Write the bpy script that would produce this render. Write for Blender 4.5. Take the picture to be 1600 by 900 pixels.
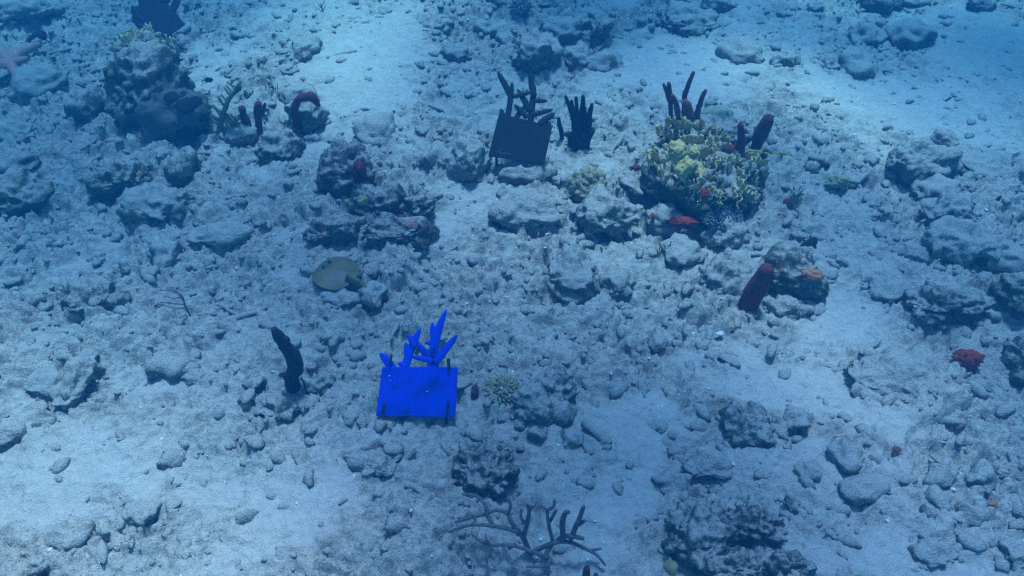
import bpy, math, random
import numpy as np
from mathutils import Vector, Matrix

# ------------------------------------------------------------------ scene, camera, sky, sun
scene = bpy.context.scene
for o in list(bpy.data.objects):
    bpy.data.objects.remove(o)
COL = scene.collection
R = math.radians

CAM_H, PITCH, FPX = 2.46, R(44.0), 1256.0            # camera height, downward tilt, focal length in photo pixels
cam_d = bpy.data.cameras.new('camera'); cam = bpy.data.objects.new('camera', cam_d); COL.objects.link(cam)
cam.location = (0, 0, CAM_H); cam.rotation_euler = (math.pi/2 - PITCH, 0, 0)
cam_d.sensor_width = 36.0; cam_d.lens = 36.0*FPX/1600.0; cam_d.clip_start = 0.05; cam_d.clip_end = 500
scene.camera = cam

SUN_EL, SUN_AZ = R(74.0), R(8.0)                     # almost overhead, a little beyond the scene
world = bpy.data.worlds.new('World'); scene.world = world; world.use_nodes = True
wn = world.node_tree.nodes; wl = world.node_tree.links
sky = wn.new('ShaderNodeTexSky'); sky.sky_type = 'NISHITA'; sky.sun_disc = False
sky.sun_elevation = SUN_EL; sky.sun_rotation = SUN_AZ
wl.new(sky.outputs['Color'], wn['Background'].inputs['Color']); wn['Background'].inputs['Strength'].default_value = 0.14
sun_d = bpy.data.lights.new('sun', 'SUN'); sun = bpy.data.objects.new('sun', sun_d); COL.objects.link(sun)
sun_d.energy = 5.0; sun_d.angle = R(9.0); sun_d.color = (1.0, 0.96, 0.9)
sdir = Vector((math.sin(SUN_AZ)*math.cos(SUN_EL), math.cos(SUN_AZ)*math.cos(SUN_EL), math.sin(SUN_EL)))
sun.rotation_euler = sdir.to_track_quat('Z', 'Y').to_euler(); sun.location = (0, 3, 8)

scene.view_settings.view_transform = 'Standard'; scene.view_settings.look = 'None'
scene.view_settings.exposure = 1.30; scene.view_settings.gamma = 1.0; scene.view_settings.use_curve_mapping = False
scene.render.engine = 'CYCLES'
cy = scene.cycles
cy.use_denoising = False
cy.max_bounces = 5; cy.diffuse_bounces = 2; cy.glossy_bounces = 2; cy.transmission_bounces = 2; cy.volume_bounces = 1; cy.transparent_max_bounces = 8
cy.caustics_reflective = False; cy.caustics_refractive = False

# ------------------------------------------------------------------ numpy noise
def _h(ix, iy, iz, seed):
    h = (ix.astype(np.uint32)*np.uint32(374761393) + iy.astype(np.uint32)*np.uint32(668265263)
         + iz.astype(np.uint32)*np.uint32(2147483647) + np.uint32((seed*974711) & 0xffffffff))
    h = (h ^ (h >> np.uint32(13)))*np.uint32(1274126177)
    h = (h ^ (h >> np.uint32(16)))*np.uint32(2246822519)
    h = h ^ (h >> np.uint32(15))
    return h.astype(np.float32)/np.float32(4294967295.0)
def noise3(x, y, z, seed=0):                         # value noise, -1..1
    x = np.asarray(x, np.float32); y = np.asarray(y, np.float32); z = np.asarray(z, np.float32)
    xf, yf, zf = np.floor(x), np.floor(y), np.floor(z)
    ix, iy, iz = xf.astype(np.int64), yf.astype(np.int64), zf.astype(np.int64)
    u, v, w = x-xf, y-yf, z-zf
    u = u*u*u*(u*(u*6-15)+10); v = v*v*v*(v*(v*6-15)+10); w = w*w*w*(w*(w*6-15)+10)
    def c(a, b, d): return _h(ix+a, iy+b, iz+d, seed)
    x0 = (c(0,0,0)*(1-u)+c(1,0,0)*u)*(1-v) + (c(0,1,0)*(1-u)+c(1,1,0)*u)*v
    x1 = (c(0,0,1)*(1-u)+c(1,0,1)*u)*(1-v) + (c(0,1,1)*(1-u)+c(1,1,1)*u)*v
    return (x0*(1-w)+x1*w)*2-1
def noise2(x, y, seed=0):
    x = np.asarray(x, np.float32); y = np.asarray(y, np.float32)
    xf, yf = np.floor(x), np.floor(y); ix, iy = xf.astype(np.int64), yf.astype(np.int64); iz = np.zeros_like(ix)
    u, v = x-xf, y-yf
    u = u*u*u*(u*(u*6-15)+10); v = v*v*v*(v*(v*6-15)+10)
    def c(a, b): return _h(ix+a, iy+b, iz, seed)
    return ((c(0,0)*(1-u)+c(1,0)*u)*(1-v) + (c(0,1)*(1-u)+c(1,1)*u)*v)*2-1
def domes(x, y, cell, presence, seed, squash=0.6):   # half-buried stones as a height field
    fx, fy = np.floor(x/cell), np.floor(y/cell); best = np.zeros_like(x)
    ix, iy = fx.astype(np.int64), fy.astype(np.int64); iz = np.zeros_like(ix)
    for a in (-1, 0, 1):
        for b in (-1, 0, 1):
            cx = (fx+a+0.15+0.7*_h(ix+a, iy+b, iz, seed))*cell; cyy = (fy+b+0.15+0.7*_h(ix+a, iy+b, iz, seed+1))*cell
            r = cell*(0.28+0.42*_h(ix+a, iy+b, iz, seed+2)); on = _h(ix+a, iy+b, iz, seed+3) < presence
            ang = _h(ix+a, iy+b, iz, seed+4)*3.14159; st = 0.55+0.45*_h(ix+a, iy+b, iz, seed+5)
            ca, sa = np.cos(ang), np.sin(ang)
            dx, dy = x-cx, y-cyy; px = (ca*dx+sa*dy)/r; py = (-sa*dx+ca*dy)/(r*st)
            d2 = px*px+py*py
            h = np.where(on & (d2 < 1), np.sqrt(np.maximum(0, 1-d2))*r*st*squash, 0)
            best = np.maximum(best, h)
    return best

def chunks(x, y, cell, seed):                        # broken crust: each cell of rubble sits at its own height
    fx, fy = np.floor(x/cell), np.floor(y/cell); ix, iy = fx.astype(np.int64), fy.astype(np.int64); iz = np.zeros_like(ix)
    d1 = np.full_like(x, 9e9); d2 = np.full_like(x, 9e9); val = np.zeros_like(x)
    for a in (-1, 0, 1):
        for b in (-1, 0, 1):
            cx = (fx+a+_h(ix+a, iy+b, iz, seed))*cell; cyy = (fy+b+_h(ix+a, iy+b, iz, seed+1))*cell
            d = np.hypot(x-cx, y-cyy); near = d < d1
            d2 = np.where(near, d1, np.minimum(d2, d)); val = np.where(near, _h(ix+a, iy+b, iz, seed+2), val); d1 = np.minimum(d1, d)
    edge = np.clip((d2-d1)/cell/0.22, 0, 1)
    return (val*2-1)*(0.5+0.5*edge)-0.6*(1-edge)
# ------------------------------------------------------------------ where a spot of the sea floor lies
def ray(px, py):
    a, b = (px-800)/FPX, (450-py)/FPX
    cp, sp = math.cos(PITCH), math.sin(PITCH)
    return Vector((a, cp+b*sp, -sp+b*cp))
def macro(x, y):                                     # the slow swell of the sea floor
    x = np.asarray(x, np.float64); y = np.asarray(y, np.float64)
    return 0.07*noise2(x/1.3+3.1, y/1.3, 11) + 0.03*noise2(x/0.55, y/0.55+7, 12)
def G(px, py, z=0.0):                                # sea-floor point
    d = ray(px, py); t = (CAM_H-z)/-d.z
    for _ in range(5):
        p = Vector((0, 0, CAM_H))+d*t
        t = (CAM_H-z-float(macro(np.array([p.x]), np.array([p.y]))[0]))/-d.z
    return Vector((0, 0, CAM_H))+d*t
def P(px, py, Y):                                    # point standing above the sea floor at distance Y
    d = ray(px, py); t = Y/d.y
    return Vector((0, 0, CAM_H))+d*t
def ppm(p):                                          # photo pixels per metre at a point
    return FPX/(p.y*math.cos(PITCH)+(CAM_H-p.z)*math.sin(PITCH))

# ------------------------------------------------------------------ materials
MATS = {}
def new_mat(name):
    m = bpy.data.materials.new(name); m.use_nodes = True; n = m.node_tree.nodes; l = m.node_tree.links
    return m, n, l, n['Principled BSDF']
def N(n, t, **kw):
    k = n.new('ShaderNode'+t)
    for a, v in kw.items(): setattr(k, a, v)
    return k
def ramp(n, l, src, stops):
    r = n.new('ShaderNodeValToRGB'); e = r.color_ramp.elements
    while len(e) < len(stops): e.new(0.5)
    for k, (p, c) in zip(e, stops): k.position = p; k.color = (*c, 1) if len(c) == 3 else c
    l.new(src, r.inputs['Fac']); return r
def gray(v): return (v, v, v)
def tex(n, l, vec, scale, detail=4, rough=0.6, kind='NoiseTexture'):
    t = n.new('ShaderNodeTex'+('Noise' if kind == 'NoiseTexture' else kind)); t.inputs['Scale'].default_value = scale
    if kind == 'NoiseTexture':
        t.inputs['Detail'].default_value = detail; t.inputs['Roughness'].default_value = rough
    l.new(vec, t.inputs['Vector']); return t
def mix(n, l, fac, a, b, mode='MIX'):
    m = n.new('ShaderNodeMix'); m.data_type = 'RGBA'; m.blend_type = mode
    for s, v in ((m.inputs[0], fac), (m.inputs[6], a), (m.inputs[7], b)):
        if isinstance(v, bpy.types.NodeSocket): l.new(v, s)
        elif isinstance(v, (int, float)): s.default_value = v
        else: s.default_value = (*v, 1)
    return m.outputs[2]
def math_n(n, l, op, a, b=None):
    m = n.new('ShaderNodeMath'); m.operation = op
    for s, v in ((m.inputs[0], a), (m.inputs[1], b)):
        if v is None: continue
        if isinstance(v, bpy.types.NodeSocket): l.new(v, s)
        else: s.default_value = v
    return m.outputs[0]
def bump(n, l, bsdf, h, strength, dist):
    b = n.new('ShaderNodeBump'); b.inputs['Strength'].default_value = strength; b.inputs['Distance'].default_value = dist
    l.new(h, b.inputs['Height']); l.new(b.outputs['Normal'], bsdf.inputs['Normal'])
SAND = (0.52, 0.455, 0.385); SILT = (0.36, 0.325, 0.275)

def rock_mat(name, dark, light, dust=0.5, tint=None, speckle=0.5):
    """turf-covered reef rock: mottled turf, pale sediment lying on what faces up, pale grains."""
    m, n, l, b = new_mat(name); g = N(n, 'NewGeometry'); pos = g.outputs['Position']
    big = tex(n, l, pos, 7, 5, 0.65); fine = tex(n, l, pos, 55, 5, 0.75); gr = tex(n, l, pos, 170, 2, 0.6)
    c = ramp(n, l, fine.outputs['Fac'], [(0.30, tuple(v*0.55 for v in dark)), (0.52, dark), (0.70, light)]).outputs['Color']
    if tint:
        pt = tex(n, l, pos, 11, 3, 0.6)
        c = mix(n, l, ramp(n, l, pt.outputs['Fac'], [(0.56, gray(0)), (0.66, gray(0.8))]).outputs['Color'], c, tint)
    sep = N(n, 'SeparateXYZ'); l.new(g.outputs['Normal'], sep.inputs[0])
    up = math_n(n, l, 'ADD', math_n(n, l, 'MULTIPLY', sep.outputs['Z'], 0.55), math_n(n, l, 'ADD', math_n(n, l, 'MULTIPLY', big.outputs['Fac'], 0.7), math_n(n, l, 'MULTIPLY', fine.outputs['Fac'], 0.75)))
    t = 1.34-0.42*dust
    dm = ramp(n, l, math_n(n, l, 'MULTIPLY', up, 0.5), [(max(0.02, t*0.5-0.06), gray(0)), (min(0.98, t*0.5+0.07), gray(1))]).outputs['Color']
    sandc = ramp(n, l, gr.outputs['Fac'], [(0.36, tuple(v*0.80 for v in SILT)), (0.62, tuple(0.5*(a+q) for a, q in zip(SAND, SILT)))]).outputs['Color']
    c = mix(n, l, dm, c, sandc)
    sp = ramp(n, l, gr.outputs['Fac'], [(0.60, gray(0)), (0.70, gray(speckle*.8))]).outputs['Color']
    c = mix(n, l, sp, c, (0.52, 0.48, 0.42))
    l.new(c, b.inputs['Base Color']); b.inputs['Roughness'].default_value = 0.95; b.inputs['Specular IOR Level'].default_value = 0.1
    hh = math_n(n, l, 'ADD', fine.outputs['Fac'], math_n(n, l, 'MULTIPLY', gr.outputs['Fac'], 0.5))
    bump(n, l, b, hh, 0.9, 0.02); MATS[name] = m; return m
rock_mat('pale_rock', (0.23, 0.22, 0.175), (0.44, 0.41, 0.34), 0.95)
rock_mat('grey_rock', (0.15, 0.145, 0.115), (0.37, 0.35, 0.28), 0.75, speckle=0.6)
rock_mat('dark_rock', (0.07, 0.07, 0.055), (0.24, 0.22, 0.18), 0.42, tint=(0.10, 0.075, 0.06), speckle=0.5)
rock_mat('mauve_rock', (0.095, 0.075, 0.065), (0.30, 0.25, 0.22), 0.38, tint=(0.15, 0.095, 0.075), speckle=0.85)
rock_mat('rusty_rock', (0.09, 0.085, 0.06), (0.26, 0.23, 0.18), 0.42, tint=(0.17, 0.08, 0.035), speckle=0.75)
rock_mat('algae_rock', (0.07, 0.075, 0.045), (0.20, 0.20, 0.12), 0.45, tint=(0.12, 0.12, 0.05), speckle=0.5)
rock_mat('bleached_rock', (0.40, 0.37, 0.31), (0.66, 0.62, 0.54), 0.5, speckle=0.6)  # whitened base colour stands in for a patch of sunlight
rock_mat('rubble_mat', (0.22, 0.21, 0.17), (0.46, 0.43, 0.35), 0.8, speckle=0.5)

def soft_mat(name, a, b_, scale=40, rough=0.8, bs=0.5, bd=0.004, spec=0.2, tip=None):
    m, n, l, b = new_mat(name); g = N(n, 'NewGeometry'); t = tex(n, l, g.outputs['Position'], scale, 4, 0.65)
    c = ramp(n, l, t.outputs['Fac'], [(0.35, a), (0.65, b_)]).outputs['Color']
    if tip:
        tc = N(n, 'TexCoord'); s = N(n, 'SeparateXYZ'); l.new(tc.outputs['Generated'], s.inputs[0])
        c = mix(n, l, ramp(n, l, math_n(n, l, 'ADD', s.outputs['Z'], math_n(n, l, 'MULTIPLY', t.outputs['Fac'], 0.2)), [(0.95, gray(0)), (1.2, gray(.8))]).outputs['Color'], c, tip)
    l.new(c, b.inputs['Base Color']); b.inputs['Roughness'].default_value = rough; b.inputs['Specular IOR Level'].default_value = spec
    if name == 'blue_panel':                         # smudges of algae
        st = tex(n, l, g.outputs['Position'], 12, 2, 0.5); c = mix(n, l, ramp(n, l, st.outputs['Fac'], [(0.52, gray(0)), (0.74, gray(0.8))]).outputs['Color'], c, (0.0, 0.012, 0.17)); l.new(c, b.inputs['Base Color'])
    t2 = tex(n, l, g.outputs['Position'], scale*5, 3, 0.6)
    bump(n, l, b, math_n(n, l, 'ADD', t.outputs['Fac'], math_n(n, l, 'MULTIPLY', t2.outputs['Fac'], 0.4)), bs, bd); MATS[name] = m; return m
soft_mat('blue_panel', (0.0, 0.026, 0.46), (0.0, 0.030, 0.52), 9, 0.55, 0.05, 0.002)
soft_mat('black_panel', (0.003, 0.0035, 0.004), (0.007, 0.0075, 0.008), 30, 0.6, 0.1, 0.002)
soft_mat('black_sponge', (0.010, 0.009, 0.010), (0.028, 0.022, 0.022), 60, 0.9, 0.9, 0.008)
soft_mat('maroon_sponge', (0.07, 0.012, 0.012), (0.15, 0.028, 0.024), 60, 0.9, 0.8, 0.006)
soft_mat('brown_sponge', (0.09, 0.028, 0.022), (0.18, 0.062, 0.045), 50, 0.9, 0.8, 0.006)
soft_mat('red_sponge', (0.15, 0.014, 0.006), (0.28, 0.030, 0.012), 35, 0.85, 0.6, 0.008)
soft_mat('orange_sponge', (0.24, 0.09, 0.04), (0.36, 0.15, 0.07), 40, 0.85, 0.6, 0.006)
soft_mat('leather_sponge', (0.045, 0.047, 0.040), (0.085, 0.083, 0.068), 30, 0.75, 0.5, 0.006)
soft_mat('osculum', (0.004, 0.004, 0.004), (0.008, 0.007, 0.007), 30)
soft_mat('fire_coral', (0.34, 0.26, 0.10), (0.48, 0.375, 0.165), 30, 0.8, 0.4, 0.004, tip=(0.54, 0.48, 0.28))
soft_mat('fire_coral_plate', (0.30, 0.225, 0.085), (0.40, 0.31, 0.125), 22, 0.8, 0.4, 0.006)
soft_mat('brain_coral', (0.17, 0.14, 0.08), (0.27, 0.225, 0.13), 45, 0.85, 0.6, 0.006)
soft_mat('star_coral', (0.17, 0.19, 0.13), (0.26, 0.27, 0.19), 60, 0.85, 0.6, 0.006)
soft_mat('pink_coral', (0.24, 0.12, 0.10), (0.36, 0.19, 0.155), 20, 0.85, 0.4, 0.005)
soft_mat('olive_rod', (0.11, 0.10, 0.045), (0.20, 0.18, 0.08), 60, 0.9, 0.6, 0.004)
soft_mat('grey_rod', (0.065, 0.052, 0.052), (0.135, 0.115, 0.11), 60, 0.9, 0.8, 0.004)
soft_mat('pale_tentacle', (0.24, 0.21, 0.11), (0.38, 0.34, 0.20), 60, 0.8, 0.4, 0.003, tip=(0.6, 0.57, 0.42))
soft_mat('blue_algae', (0.12, 0.12, 0.12), (0.24, 0.24, 0.24), 60, 0.85, 0.5, 0.004, tip=(0.36, 0.36, 0.36))
soft_mat('white_shell', (0.44, 0.41, 0.37), (0.58, 0.55, 0.50), 60, 0.6, 0.3, 0.003)
soft_mat('lime_patch', (0.17, 0.17, 0.08), (0.25, 0.25, 0.12), 40, 0.85, 0.4, 0.004)
soft_mat('ray_skin', (0.075, 0.056, 0.020), (0.135, 0.103, 0.036), 14, 0.55, 0.15, 0.002, spec=0.3)
soft_mat('fish_yellow', (0.45, 0.40, 0.06), (0.6, 0.55, 0.12), 60, 0.4, 0.1, 0.001)
soft_mat('fish_dark', (0.012, 0.014, 0.02), (0.03, 0.03, 0.035), 60, 0.4, 0.1, 0.001)
soft_mat('purple_bit', (0.06, 0.012, 0.04), (0.12, 0.025, 0.07), 60, 0.85, 0.5, 0.004)

# ------------------------------------------------------------------ object helpers
def link(o, parent=None):
    COL.objects.link(o)
    if parent is not None: o.parent = parent
    return o
def mesh_from(name, V, F, mat, smooth=True):
    me = bpy.data.meshes.new(name)
    V = np.asarray(V, np.float32)
    if isinstance(F, np.ndarray):
        k = F.shape[1]
        me.vertices.add(len(V)); me.vertices.foreach_set('co', V.ravel())
        me.loops.add(F.size); me.loops.foreach_set('vertex_index', F.ravel().astype(np.int32))
        me.polygons.add(len(F)); me.polygons.foreach_set('loop_start', np.arange(0, F.size, k, dtype=np.int32))
        me.update(calc_edges=True)
    else:
        me.from_pydata([tuple(map(float, v)) for v in V], [], F); me.update()
    if smooth: me.polygons.foreach_set('use_smooth', np.ones(len(me.polygons), bool))
    if mat: me.materials.append(MATS[mat] if isinstance(mat, str) else mat)
    return me
def obj(name, me, parent=None, loc=None):
    o = bpy.data.objects.new(name, me); link(o, parent)
    if loc is not None: o.location = loc
    return o
def tag(o, label, cat, group=None):
    o['label'] = label; o['category'] = cat
    if group: o['group'] = group
    return o
def empty(name, loc, label, cat, group=None):
    o = bpy.data.objects.new(name, None); o.empty_display_size = 0.05; link(o); o.location = loc
    return tag(o, label, cat, group)
_ico = {}
def ico(sub):
    if sub not in _ico:
        import bmesh
        bm = bmesh.new(); bmesh.ops.create_icosphere(bm, subdivisions=sub, radius=1.0)
        bm.verts.ensure_lookup_table()
        _ico[sub] = (np.array([v.co[:] for v in bm.verts], np.float32), np.array([[v.index for v in f.verts] for f in bm.faces], np.int32)); bm.free()
    return _ico[sub]
def rock_verts(sub, seed, rough=1.0, cuts=6, lump=0.0):
    V, F = ico(sub); V = V.copy(); rng = np.random.RandomState(seed)
    o = rng.rand(3)*50
    def nn(s, k): return noise3(V[:, 0]*s+o[0], V[:, 1]*s+o[1], V[:, 2]*s+o[2], seed % 97+k)
    d = 1+0.22*nn(1.1, 1)+0.15*nn(2.3, 2)
    W = V*d[:, None]
    for _ in range(cuts):                            # broken faces
        nrm = rng.normal(size=3); nrm[2] = abs(nrm[2])*0.7; nrm /= np.linalg.norm(nrm)
        c = 0.62+0.3*rng.rand(); s = W@nrm.astype(np.float32)
        W -= np.maximum(0, s-c)[:, None]*nrm[None, :].astype(np.float32)*0.85
    det = rough*(0.085*nn(4.7, 3)+0.06*(1-2*np.abs(nn(8.5, 4)))+0.04*nn(17, 5)+(0.025*nn(34, 6) if sub >= 5 else 0))
    if lump: det = det+lump*np.maximum(0, 0.35-np.abs(nn(3.6, 7)))*-1.2+lump*0.3*nn(6, 8)
    W = W+V*det[:, None]
    return W.astype(np.float32), F
def rot2(a):
    c, s = math.cos(a), math.sin(a); return np.array([[c, -s, 0], [s, c, 0], [0, 0, 1]], np.float32)

def rock(name, cx, cy, w, h, label, mat='grey_rock', seed=1, flat=0.62, sub=4, rough=1.0, cuts=3, lump=0.0, sink=0.36, cat='rock', rot=0.0, group=None):
    """one boulder filling about w x h photo pixels round the spot seen at (cx, cy)"""
    if sub == 5 and w*h < 3400: sub = 4
    p0 = G(cx, cy); k = ppm(p0)
    dep = math.atan2(CAM_H, p0.y)
    ry = h/2/k/math.sqrt(math.sin(dep)**2+(flat*math.cos(dep))**2); rx = w/2/k; rz = ry*flat if w > h*0.6 else ry*flat
    rz = min(rz, 0.8*rx+0.02)
    p = G(cx, cy, rz*(1-2*sink)*0.5)
    W, F = rock_verts(sub, seed, rough*0.3, cuts, lump*0.6)
    W = W@rot2(rot).T; U = W/np.linalg.norm(W, axis=1)[:, None]
    sc = np.array([rx, ry, rz], np.float32)/np.array([np.abs(W[:, 0]).max(), np.abs(W[:, 1]).max(), np.abs(W[:, 2]).max()], np.float32)
    W = W*sc; U = U/sc; U /= np.linalg.norm(U, axis=1)[:, None]
    size = min(1.0, (rx+ry)/0.30); oo = np.random.RandomState(seed+7).rand(3)*40
    def wn(wl, k): return noise3(W[:, 0]/wl+oo[0], W[:, 1]/wl+oo[1], W[:, 2]/wl+oo[2], seed+k)
    dt = 0.030*size*wn(0.13, 1)+0.020*size*wn(0.06, 2)+0.012*rough*(1-2.2*np.abs(wn(0.05, 3)))+0.010*rough*wn(0.026, 4)
    if sub >= 5: dt = dt+0.006*rough*wn(0.013, 5)-0.030*lump*np.clip(wn(0.045, 6)-0.15, 0, 1)*2
    W = (W+U*dt[:, None]).astype(np.float32)
    me = mesh_from(name, W, F, mat)
    base = G(cx, cy).z if False else float(macro(np.array([p.x]), np.array([p.y]))[0])
    o = obj(name, me, None, (p.x, p.y, base+rz*(1-2*sink)))
    tag(o, label, cat, group)
    o['top'] = base+rz*(2-2*sink)
    return o

def smooth_path(pts, n):
    pts = [Vector(p) for p in pts]
    if len(pts) == 2: return [pts[0].lerp(pts[1], i/n) for i in range(n+1)]
    out = []; m = len(pts)-1
    for i in range(n+1):
        t = i/n*m; k = min(int(t), m-1); f = t-k
        p0, p1, p2, p3 = pts[max(k-1, 0)], pts[k], pts[k+1], pts[min(k+2, m)]
        out.append(0.5*((2*p1)+(p2-p0)*f+(2*p0-5*p1+4*p2-p3)*f*f+(3*p1-p0-3*p2+p3)*f**3))
    return out
def tube(pts, rad, n=14, seg=12, wob=0.08, seed=0, hole=0.0, flatten=1.0):
    """closed tapered tube along pts; rad is a list along its length; hole > 0 sinks a pore into the tip"""
    path = smooth_path(pts, n); rng = random.Random(seed)
    V, F = [], []; up = Vector((0.13, 0.97, 0.21)); lst = None
    ph = rng.random()*50
    def rr(t):
        q = t*(len(rad)-1); k = min(int(q), len(rad)-2) if len(rad) > 1 else 0
        return rad[k]*(1-(q-k))+rad[k+1]*(q-k) if len(rad) > 1 else rad[0]
    rings = []
    for i, p in enumerate(path):
        t = i/n
        d = (path[min(i+1, n)]-path[max(i-1, 0)]).normalized()
        a = d.cross(up)
        if a.length < 1e-3: a = d.cross(Vector((1, 0, 0)))
        a.normalize(); b = d.cross(a).normalized(); up = -b if False else up
        rings.append((p, a, b, rr(t), d))
    endr = rings[-1]
    seq = list(rings)
    for f, s in ((0.45, 0.90), (0.8, 0.60)):           # rounded tip
        seq.append((endr[0]+endr[4]*endr[3]*f, endr[1], endr[2], endr[3]*s, endr[4]))
    if hole:
        seq.append((endr[0]+endr[4]*endr[3]*0.80, endr[1], endr[2], endr[3]*hole, endr[4]))
        seq.append((endr[0]-endr[4]*endr[3]*0.5, endr[1], endr[2], endr[3]*hole*0.7, endr[4]))
    for i, (p, a, b, r, d) in enumerate(seq):
        for j in range(seg):
            th = 2*math.pi*j/seg
            V.append(p+(a*math.cos(th)+b*math.sin(th)*flatten)*r)
    V = np.array([v[:] for v in V], np.float32)
    if wob:
        c = np.repeat(np.array([s[0][:] for s in seq], np.float32), seg, 0); s = 1.0/max(0.008, rad[0]*1.1)
        nz = noise3(V[:, 0]*s+ph, V[:, 1]*s, V[:, 2]*s, seed)*0.7+noise3(V[:, 0]*s*2.3, V[:, 1]*s*2.3+ph, V[:, 2]*s*2.3, seed+1)*0.4
        V = c+(V-c)*(1+wob*nz)[:, None]
    m = len(seq)
    for i in range(m-1):
        for j in range(seg):
            k = (j+1) % seg; F.append((i*seg+j, i*seg+k, (i+1)*seg+k, (i+1)*seg+j))
    F.append(tuple(range(seg-1, -1, -1))); F.append(tuple((m-1)*seg+j for j in range(seg)))
    return V, F
def tube_obj(name, parent, pts, rad, mat, **kw):
    V, F = tube(pts, rad, **kw)
    if parent is not None: V = V-np.array(parent.location[:], np.float32)
    return obj(name, mesh_from(name, V, F, mat), parent)
def joined(parts):
    V, F, k = [], [], 0
    for v, f in parts:
        V.append(v); F += [tuple(i+k for i in q) for q in f]; k += len(v)
    return np.concatenate(V), F

# ------------------------------------------------------------------ the sea floor
SANDS = [(560,110,120,110,1),(500,20,70,60,.7),(620,200,60,60,.7),(1080,110,150,80,1),(1420,165,190,70,1),(1560,70,110,90,1),(1230,60,120,70,.7),
         (330,110,45,70,.9),(425,250,40,60,.7),(200,690,210,60,.9),(90,740,150,60,1),(430,790,150,90,1),(360,880,110,40,.8),(560,700,90,50,.5),
         (960,690,100,120,.95),(970,850,110,80,.9),(870,790,80,60,.6),(1335,490,80,60,.95),(1230,590,150,50,.9),(1380,840,150,80,.95),(1290,770,60,50,.6),
         (720,330,60,50,.8),(450,400,70,60,.7),(110,420,80,40,.8),(60,640,80,40,.7),(385,560,70,40,.5),(880,540,70,40,.4),(1540,500,70,90,.5),(770,130,50,50,.5),
         (960,410,90,30,.6),(690,690,50,40,.6),(30,560,60,40,.6),(1540,640,60,30,.5),(300,640,90,40,.6),(570,560,60,60,.45),(900,250,60,40,.6)]
SW = []
for (sx, sy, sr, sh, st) in SANDS:
    p = G(sx, sy); k = ppm(p); SW.append((p.x, p.y, sr/k*1.05, sh/k/math.sin(math.atan2(CAM_H, p.y))*1.05, st))
def sandiness(x, y):
    s = np.zeros_like(x)
    wx = x+0.20*noise2(x/0.35, y/0.35, 21)+0.12*noise2(x/0.12, y/0.12, 22); wy = y+0.20*noise2(x/0.35, y/0.35, 23)+0.12*noise2(x/0.12, y/0.12, 24)
    for (cx, cyy, rx, ry, st) in SW:
        d = np.sqrt(((wx-cx)/rx)**2+((wy-cyy)/ry)**2)
        s = np.maximum(s, 0.92*st*np.clip((1.35-d)/0.8, 0, 1))
    s = np.maximum(s, 0.75*np.clip(noise2(x/0.4+9, y/0.4, 25)*1.6-0.45, 0, 1))
    return s
def ground_z(x, y, fine=True):
    s = sandiness(x, y); rb = 1-s
    wx = x+0.03*noise2(x/0.09, y/0.09, 31); wy = y+0.03*noise2(x/0.09, y/0.09, 32)
    h = macro(x, y)
    h = h+rb*(0.035*noise2(x/0.28, y/0.28, 33)+0.02*noise2(x/0.13, y/0.13, 34))
    if fine:
        vx = x+0.045*noise2(x/0.07, y/0.07, 81)+0.02*noise2(x/0.03, y/0.03, 82); vy = y+0.045*noise2(x/0.07, y/0.07, 83)+0.02*noise2(x/0.03, y/0.03, 84)
        patch = np.clip(noise2(x/0.5, y/0.5, 39)*1.4+0.55, 0, 1)          # some areas blocky, some crumbly
        h = h+rb*np.maximum(domes(wx+.4*(vx-x), wy+.4*(vy-y), 0.24, 0.35, 41, 0.36), 0.7*domes(vx, vy, 0.12, 0.40, 51, 0.5))*np.clip(noise2(x/0.42, y/0.42, 96)*1.3+0.6, 0.12, 1)
        h = h+rb*(0.034*patch*chunks(vx, vy, 0.15, 91)+0.022*chunks(vx, vy, 0.07, 92)+0.012*chunks(vx*1.0+.3, vy, 0.034, 93))
        crack = np.clip(1-np.abs(noise2(vx/0.17+5, vy/0.17, 94))/0.09, 0, 1)*np.clip(noise2(x/0.3, y/0.3, 95)*2+.4, 0, 1)
        h = h-rb*0.040*crack
        h = h+(0.25+0.75*rb)*domes(wx+.5*(vx-x), wy+.5*(vy-y), 0.031, 0.30, 71, 0.6)*np.clip(0.15+rb, 0, 1)
        h = h+rb*(0.014*noise2(x/0.05, y/0.05, 35)+0.009*noise2(x/0.022, y/0.022, 36))+0.006*noise2(x/0.07, y/0.07, 37)+0.003*noise2(x/0.02, y/0.02, 38)
    return h, rb
def axis(segs, far_lo, far_hi):
    a = []
    for lo, hi, d0, d1 in segs:
        v = lo
        while v < hi: a.append(v); v += d0+(d1-d0)*(v-lo)/(hi-lo)
    v, d = a[-1], 0.03; hi = []
    while v < far_hi: v += d; d *= 1.28; hi.append(v)
    v, d = a[0], 0.03; lo = []
    while v > far_lo: v -= d; d *= 1.28; lo.append(v)
    return np.array(lo[::-1]+a+hi)
XS = axis([(-3.9, -2.2, 0.013, 0.008), (-2.2, 2.2, 0.008, 0.008), (2.2, 3.9, 0.008, 0.013)], -60, 60)
YS = axis([(0.75, 3.0, 0.0075, 0.0085), (3.0, 6.4, 0.0085, 0.018)], -40, 90)
GX, GY = np.meshgrid(XS, YS); gx, gy = GX.ravel(), GY.ravel()
gz, grb = ground_z(gx, gy)
nx, ny = len(XS), len(YS)
idx = np.arange(nx*ny, dtype=np.int32).reshape(ny, nx)
FQ = np.stack([idx[:-1, :-1].ravel(), idx[:-1, 1:].ravel(), idx[1:, 1:].ravel(), idx[1:, :-1].ravel()], 1)
m, n, l, b = new_mat('seabed')
g = N(n, 'NewGeometry'); pos = g.outputs['Position']; at = N(n, 'Attribute', attribute_name='rubble')
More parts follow.
